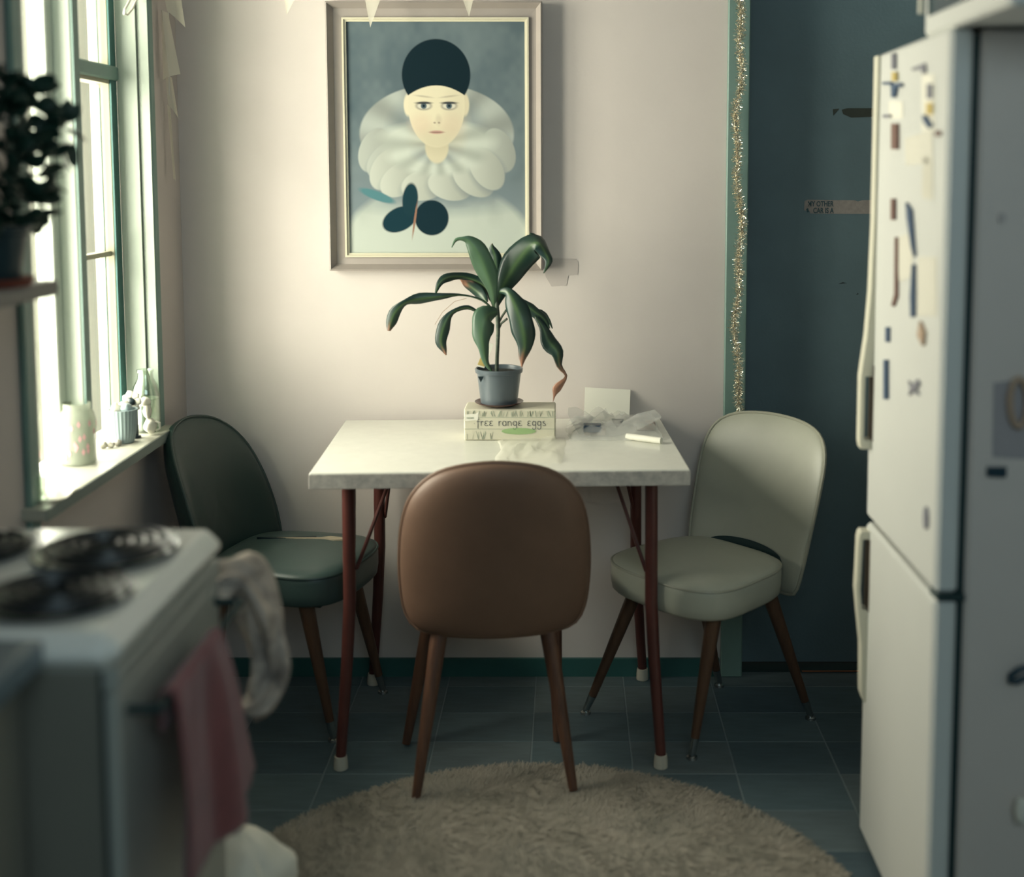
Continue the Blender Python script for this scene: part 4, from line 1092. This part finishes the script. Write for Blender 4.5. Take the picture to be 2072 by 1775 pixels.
# worktop and cabinet in front of the cooker
WXE = at(127, 1258, z=STZ).x; WYE = SY0 - .004
tag(MB().box(WX + .002, WXE, -.1, WYE, STZ - .035, STZ, .003).build('worktop', M['worktop'], smooth=False), 'blue grey worktop end in the lower left foreground', 'worktop')
cb = thing('base_cabinet', 'olive grey kitchen cabinet under the worktop at the lower left', 'cabinet', (WXE - .03, .7, 0))
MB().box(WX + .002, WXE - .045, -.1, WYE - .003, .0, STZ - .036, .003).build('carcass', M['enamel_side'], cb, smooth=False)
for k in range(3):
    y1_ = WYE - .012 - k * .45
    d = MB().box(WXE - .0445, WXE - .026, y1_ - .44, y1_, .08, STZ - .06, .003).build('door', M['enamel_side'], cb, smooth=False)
    MB().tube([(WXE - .026, y1_ - .40, .70), (WXE - .010, y1_ - .40, .70), (WXE - .010, y1_ - .40, .60), (WXE - .026, y1_ - .40, .60)], .004, 8).build('handle', M['chrome'], d)
rel(cb)

# towels over the rail
def cloth_sheet(name, fn, nu, nv, m, label, cat, th=.003):
    mb = MB().grid(fn, nu, nv); o = mb.build(name, m, sharp=180)
    s_ = o.modifiers.new('thickness', 'SOLIDIFY'); s_.thickness = th; s_.offset = 0
    return tag(o, label, cat)
zr_ = STZ - .115
ya0 = at(350, 1290, x=rx + .01).y; ya1 = at(450, 1260, x=rx + .01).y
yb0 = at(335, 1720, x=rx + .012).y; yb1 = at(520, 1690, x=rx + .015).y
zbt = at(440, 1712, x=rx + .02).z
def red(s, t):
    # t: 0 back flap bottom .. .2 rail .. 1 front bottom
    if t < .15:
        z = zr_ - (.15 - t) / .15 * .05; x = rx - .010; tt = 0
    elif t < .2:
        a = (t - .15) / .05 * PI; z = zr_ + .010 * math.sin(a) + .001; x = rx - .010 * math.cos(a); tt = 0
    else:
        tt = (t - .2) / .8; z = zr_ - (zr_ - zbt) * tt; x = rx + .010
    y0 = ya0 + (yb0 - ya0) * min(1, tt * 1.0); y1 = ya1 + (yb1 - ya1) * (tt ** .8 if tt > 0 else 0)
    f = .016 * tt ** .5 * (math.sin(s * 9 + 1 + tt) + .5 * math.sin(s * 19 + tt * 3))
    return (x + max(f, -.008) + .012 * tt, y0 + (y1 - y0) * s, z - .03 * tt * (1 - s) * 0)
cloth_sheet('red_towel', red, 40, 44, M['redtowel'], 'dusty red towel hanging over the cooker rail', 'towel')
# second cloth: bunched over the far end of the rail, hanging outward
pth = [(468, 1190, .01), (486, 1178, .015), (500, 1185, .03), (530, 1240, .04), (545, 1300, .045), (555, 1360, .05), (530, 1410, .045), (500, 1425, .04)]
yc = at(440, 1200, x=rx + .02).y
YC = SY1 + .02
pts3 = [at(u, v, y=YC + d) for u, v, d in pth]
cp = bez([tuple(p) for p in pts3], 40)
def cloth2(s, t):
    i = t * 40; k = min(int(i), 39); f = i - k
    p = Vector(cp[k]).lerp(Vector(cp[k + 1]), f)
    wd = .046 - .018 * t
    a = s * 2 * PI
    d = (Vector(cp[k + 1]) - Vector(cp[k])).normalized(); sd = Vector((0, 1, 0)).cross(d).normalized()
    r = wd * (1 + .35 * math.sin(a * 3 + t * 5) + .22 * math.sin(a * 7 - t * 8) + .3 * noise.noise(Vector((math.cos(a) * 1.5, math.sin(a) * 1.5, t * 6)))) * (.35 if t < .01 or t > .99 else 1)
    return p + sd * math.cos(a) * r * .75 + Vector((0, 1, 0)) * math.sin(a) * r * 1.1
mb = MB().grid(cloth2, 48, 40, closeu=True)
tag(mb.build('tea_towel', M['cloth'], sharp=180), 'crumpled beige patterned tea towel bunched at the far end of the rail', 'towel')
# white bag on the floor beyond the cooker
mb = MB()
bc = (-.605, 2.11, 0)
def bagf(s, t):
    a = s * 2 * PI; r = .085 * math.sin(min(1, t * 1.15 + .12) * PI) ** .5 + .01
    r *= 1 + .25 * noise.noise(Vector((math.cos(a) * 2, math.sin(a) * 2, t * 5))) + .1 * noise.noise(Vector((math.cos(a) * 6, math.sin(a) * 6, t * 12)))
    return (bc[0] + r * math.cos(a), bc[1] + r * math.sin(a), .028 + t * .27)
mb.grid(bagf, 36, 26, closeu=True)
tag(mb.build('carrier_bag', M['paper'], sharp=30), 'white crumpled carrier bag standing on the floor beyond the cooker', 'bag')

# ------------------------------------------------------------------ shelf with a plant by the window, near left
shY1 = 2.10
shz = at(119, 567, y=shY1).z; shb = at(119, 598, y=shY1).z
shx = at(119, 580, y=shY1).x
sh = thing('wall_shelf', 'small grey wall shelf by the near side of the window', 'shelf', (WX, 1.95, shz))
MB().box(WX + .001, shx, 1.70, shY1, shz - .026, shz, .003).build('board', M['shelf'], sh, smooth=False)
for yy in (shY1 - .05, 1.75):
    MB().prism([(WX + .001, yy, shz - .027), (shx - .05, yy, shz - .027), (WX + .02, yy, shz - .085), (WX + .001, yy, shz - .085)], (0, -.018, 0)).build('bracket', M['shelf'], sh, smooth=False)
rel(sh)
pX, pY = at(-6, 560, y=1.98).x, 1.98
hp = thing('potted_plant', 'dark bushy plant in a dark pot on the wall shelf', 'plant', (pX, pY, shz + .001))
MB().lathe([(.001, 0), (.050, 0), (.058, .012), (.060, .014), (.050, .012), (.001, .008)], (0, 0, 0), 32, closed=True).build('saucer', M['terracotta'], hp)
MB().lathe([(.001, .012), (.036, .012), (.050, .085), (.054, .088), (.054, .098), (.048, .098), (.046, .088), (.001, .085)], (0, 0, 0), 32, closed=True).build('pot', M['darkpot'], hp)
rng = random.Random(21)
def blobleaf(par, base, d, l, w_, m):
    d = d.normalized(); s = d.cross(Vector((rng.gauss(0, 1), rng.gauss(0, 1), rng.gauss(0, 1)))).normalized(); nn = d.cross(s)
    mb = MB(); P = []
    for t, ww in ((0, .15), (.2, .7), (.45, 1), (.7, .9), (.9, .5), (1, .1)):
        c_ = base + d * l * t + nn * l * .12 * math.sin(t * PI)
        P.append((c_ - s * w_ * ww, c_ + nn * w_ * .2, c_ + s * w_ * ww))
    for a, b, c_ in P: mb.v += [tuple(a), tuple(b), tuple(c_)]
    for i in range(5):
        for k in range(2): mb.f.append([i * 3 + k, i * 3 + k + 1, i * 3 + 4 + k, i * 3 + 3 + k])
    return mb.build('leaf', m, par)
for k in range(10):
    a = rng.uniform(0, 2 * PI); tip = Vector((math.cos(a) * .06, math.sin(a) * .06, rng.uniform(.20, .34)))
    MB().tube([(0, 0, .09), (tip.x * .5, tip.y * .5, .15), tuple(tip)], .003, 6).build('stem', M['stem'], hp)
for k in range(290):
    a = rng.uniform(0, 2 * PI); h_ = rng.uniform(.09, .34); r = .088 * math.sqrt(rng.random()) * (1 - .4 * abs(h_ - .2) / .2)
    b = Vector((math.cos(a) * r, math.sin(a) * r, h_))
    blobleaf(hp, b, Vector((math.cos(a), math.sin(a), rng.uniform(-.5, .6))), rng.uniform(.034, .05), rng.uniform(.012, .017), M['darkleaf'])
# the spray reaching right over the window
Hl = Vector(hp.location)
spr = [at(40, 330, y=2.02) - Hl, at(75, 290, y=2.06) - Hl, at(110, 262, y=2.1) - Hl, at(130, 250, y=2.12) - Hl]
MB().tube([tuple(p) for p in spr], .0028, 6).build('stem', M['stem'], hp)
for (u, v, du, dv, l, w_) in ((128, 252, .2, 1, .045, .014), (110, 262, -.3, 1, .03, .011), (132, 248, .6, .8, .04, .012), (148, 290, 0, -1, .042, .012), (132, 290, .15, -1, .05, .014),
                              (130, 262, 1, -.6, .04, .014), (100, 262, -.9, .35, .036, .010), (92, 280, -1, .0, .035, .012), (75, 290, .9, -.2, .03, .010), (95, 330, .3, -1, .036, .011), (100, 345, .1, -1, .024, .008), (120, 245, .8, .5, .03, .012), (60, 310, -.3, 1, .04, .012), (60, 300, 1, .2, .05, .012), (70, 340, .6, .6, .03, .010), (130, 256, -1, .4, .035, .013)):
    blobleaf(hp, at(u, v, y=2.1) - Hl, Vector((du, .1, dv)), l, w_, M['darkleaf'])

# ------------------------------------------------------------------ things on the window sill
SB = SZ2 + .0006
def jar(name, label, cat, X, Y, prof, m, n=28):
    t = thing(name, label, cat, (X, Y, SB)); MB().lathe(prof, (0, 0, 0), n, closed=True).build('body', m, t); return t
Jp = at(165, 937, z=SB)
jr = jar('glass_jar', 'frosted glass jar with a pink pattern on the window sill', 'jar', -1.11, min(Jp.y, 2.76), [(.001, 0), (.036, 0), (.039, .004), (.040, .10), (.037, .115), (.030, .124), (.030, .138), (.027, .138), (.027, .124), (.036, .10), (.036, .006), (.001, .005)], M['milkglass'])
rng = random.Random(2)
for k in range(18):
    a = rng.uniform(-2.6, .3); z_ = rng.uniform(.02, .095); r = .0405; w_ = .005
    P = [(r * math.cos(a + da), r * math.sin(a + da), z_ + dz) for da, dz in ((-.10, 0), (0, -.008), (.10, 0), (0, .009))]
    MB().prism(P, (.0004 * math.cos(a), .0004 * math.sin(a), 0)).build('printed_petal', M['pinkprint'], jr, smooth=False)
rp = thing('ribbed_pot', 'ribbed grey ceramic pot on the window sill', 'pot', (-1.087, 2.91, SB))
mb = MB(); N_ = 96; prof = [(.024, 0), (.026, .002), (.031, .03), (.035, .078), (.036, .082), (.032, .082), (.028, .05), (.001, .045)]
for r, z in prof:
    for k in range(N_):
        a = 2 * PI * k / N_; rr = r + (.0013 * math.cos(k * 2 * PI / 4) if .026 <= r <= .0355 and z > .002 else 0)
        mb.v.append((rr * math.cos(a), rr * math.sin(a), z))
for i in range(len(prof) - 1):
    for k in range(N_): mb.f.append([i * N_ + k, i * N_ + (k + 1) % N_, (i + 1) * N_ + (k + 1) % N_, (i + 1) * N_ + k])
mb.f.append(list(range(N_))[::-1]); mb.build('body', M['ribpot'], rp, sharp=60)
def lump(name, c, r, m, parent=None, seed=0, sz=(1, 1, 1)):
    mb = MB()
    def fn(s, t):
        a = s * 2 * PI; ph = t * PI
        d = Vector((math.cos(a) * math.sin(ph) * sz[0], math.sin(a) * math.sin(ph) * sz[1], math.cos(ph) * sz[2]))
        return Vector(c) + d * r * (1 + .25 * noise.noise(d * 1.5 + Vector((seed, 0, 0))))
    mb.grid(fn, 18, 10, closeu=True); return mb.build(name, m, parent, sharp=180)
lump('contents', (-.012, -.008, .084), .013, M['whiteceramic'], rp, 1); lump('contents', (.012, -.006, .085), .014, M['ribpot'], rp, 2); lump('contents', (0, .014, .086), .014, M['whiteceramic'], rp, 3)
bt = jar('glass_bottle', 'large clear glass bottle in the far corner of the sill', 'bottle', -1.075, 3.042, [(.001, 0), (.032, 0), (.035, .004), (.035, .09), (.030, .115), (.020, .135), (.018, .15), (.021, .152), (.021, .158), (.017, .158), (.016, .137), (.027, .113), (.032, .088), (.032, .006), (.001, .006)], M['clearglass'])
MB().lathe([(.001, .007), (.031, .007), (.031, .085), (.001, .085)], (0, 0, 0), 24, closed=True).build('contents', M['milkglass'], bt)
fg = thing('figurine', 'pale ceramic animal figurine with dark patches on the sill', 'figurine', (-1.050, 2.995, SB))
lump('body', (0, 0, .022), .0155, M['whiteceramic'], fg, 4, (1, .9, 1.25)); lump('neck', (-.006, 0, .060), .010, M['whiteceramic'], fg, 5, (1, 1, 2)); lump('head', (-.010, -.002, .084), .012, M['whiteceramic'], fg, 6, (1.2, 1, 1))
MB().tube([(.014, 0, .035), (.024, 0, .030), (.024, 0, .015), (.014, 0, .010)], .003, 8).build('handle', M['whiteceramic'], fg)
fl2 = thing('flower_ornament', 'small ornament of pale blossoms with a dark centre above the ribbed pot', 'ornament', (-1.074, 2.96, SB))
MB().tube([(.0, .0, .0), (0, 0, .075)], .007, 10).build('stem', M['black'], fl2)
for k in range(7):
    a = k * 2 * PI / 7; lump('petal', (.016 * math.cos(a) - .006, -.004, .092 + .019 * math.sin(a)), .0095, M['whiteceramic'], fl2, k, (1, .6, 1))
lump('centre', (-.006, -.010, .092), .011, M['black'], fl2, 9, (1, .5, 1)); MB().lathe([(.001, 0), (.013, 0), (.012, .006), (.001, .008)], (0, 0, 0), 16, closed=True).build('base', M['black'], fl2)
for k, (u, v, r, lb) in enumerate(((209, 903, .010, 'speckled pale pebble nearest the pink patterned jar'), (224, 902, .009, 'middle one of three pebbles before the ribbed pot'), (238, 898, .009, 'pebble touching the foot of the ribbed pot'))):
    p = at(u, v + 4, z=SB); o = lump('pebble', (0, 0, 0), r, M['pebble'], None, 20 + k, (1.2, 1, .8)); o.location = (min(p.x, -1.035), p.y, SB + r * .78)
    tag(o, lb, 'pebble')
tb2 = at(68, 1010, z=SB)
jar('glass_tumbler', 'small clear tumbler at the near end of the window sill', 'glass', -1.062, 2.375, [(.001, 0), (.016, 0), (.018, .003), (.020, .055), (.018, .055), (.016, .006), (.001, .006)], M['clearglass'], 20)
p0 = at(100, 990, z=SB)
pp = MB().grid(lambda s, t: (-1.09 + .075 * s, 2.36 + .12 * t, SB + .0015 + .012 * (1 - s) * math.sin(t * 3) * .6 + .006 * math.sin(s * 5 + t * 4) ** 2), 10, 10).build('folded_paper', M['paper'], sharp=180)
tag(pp, 'loose curling white paper lying at the near end of the window sill', 'paper')
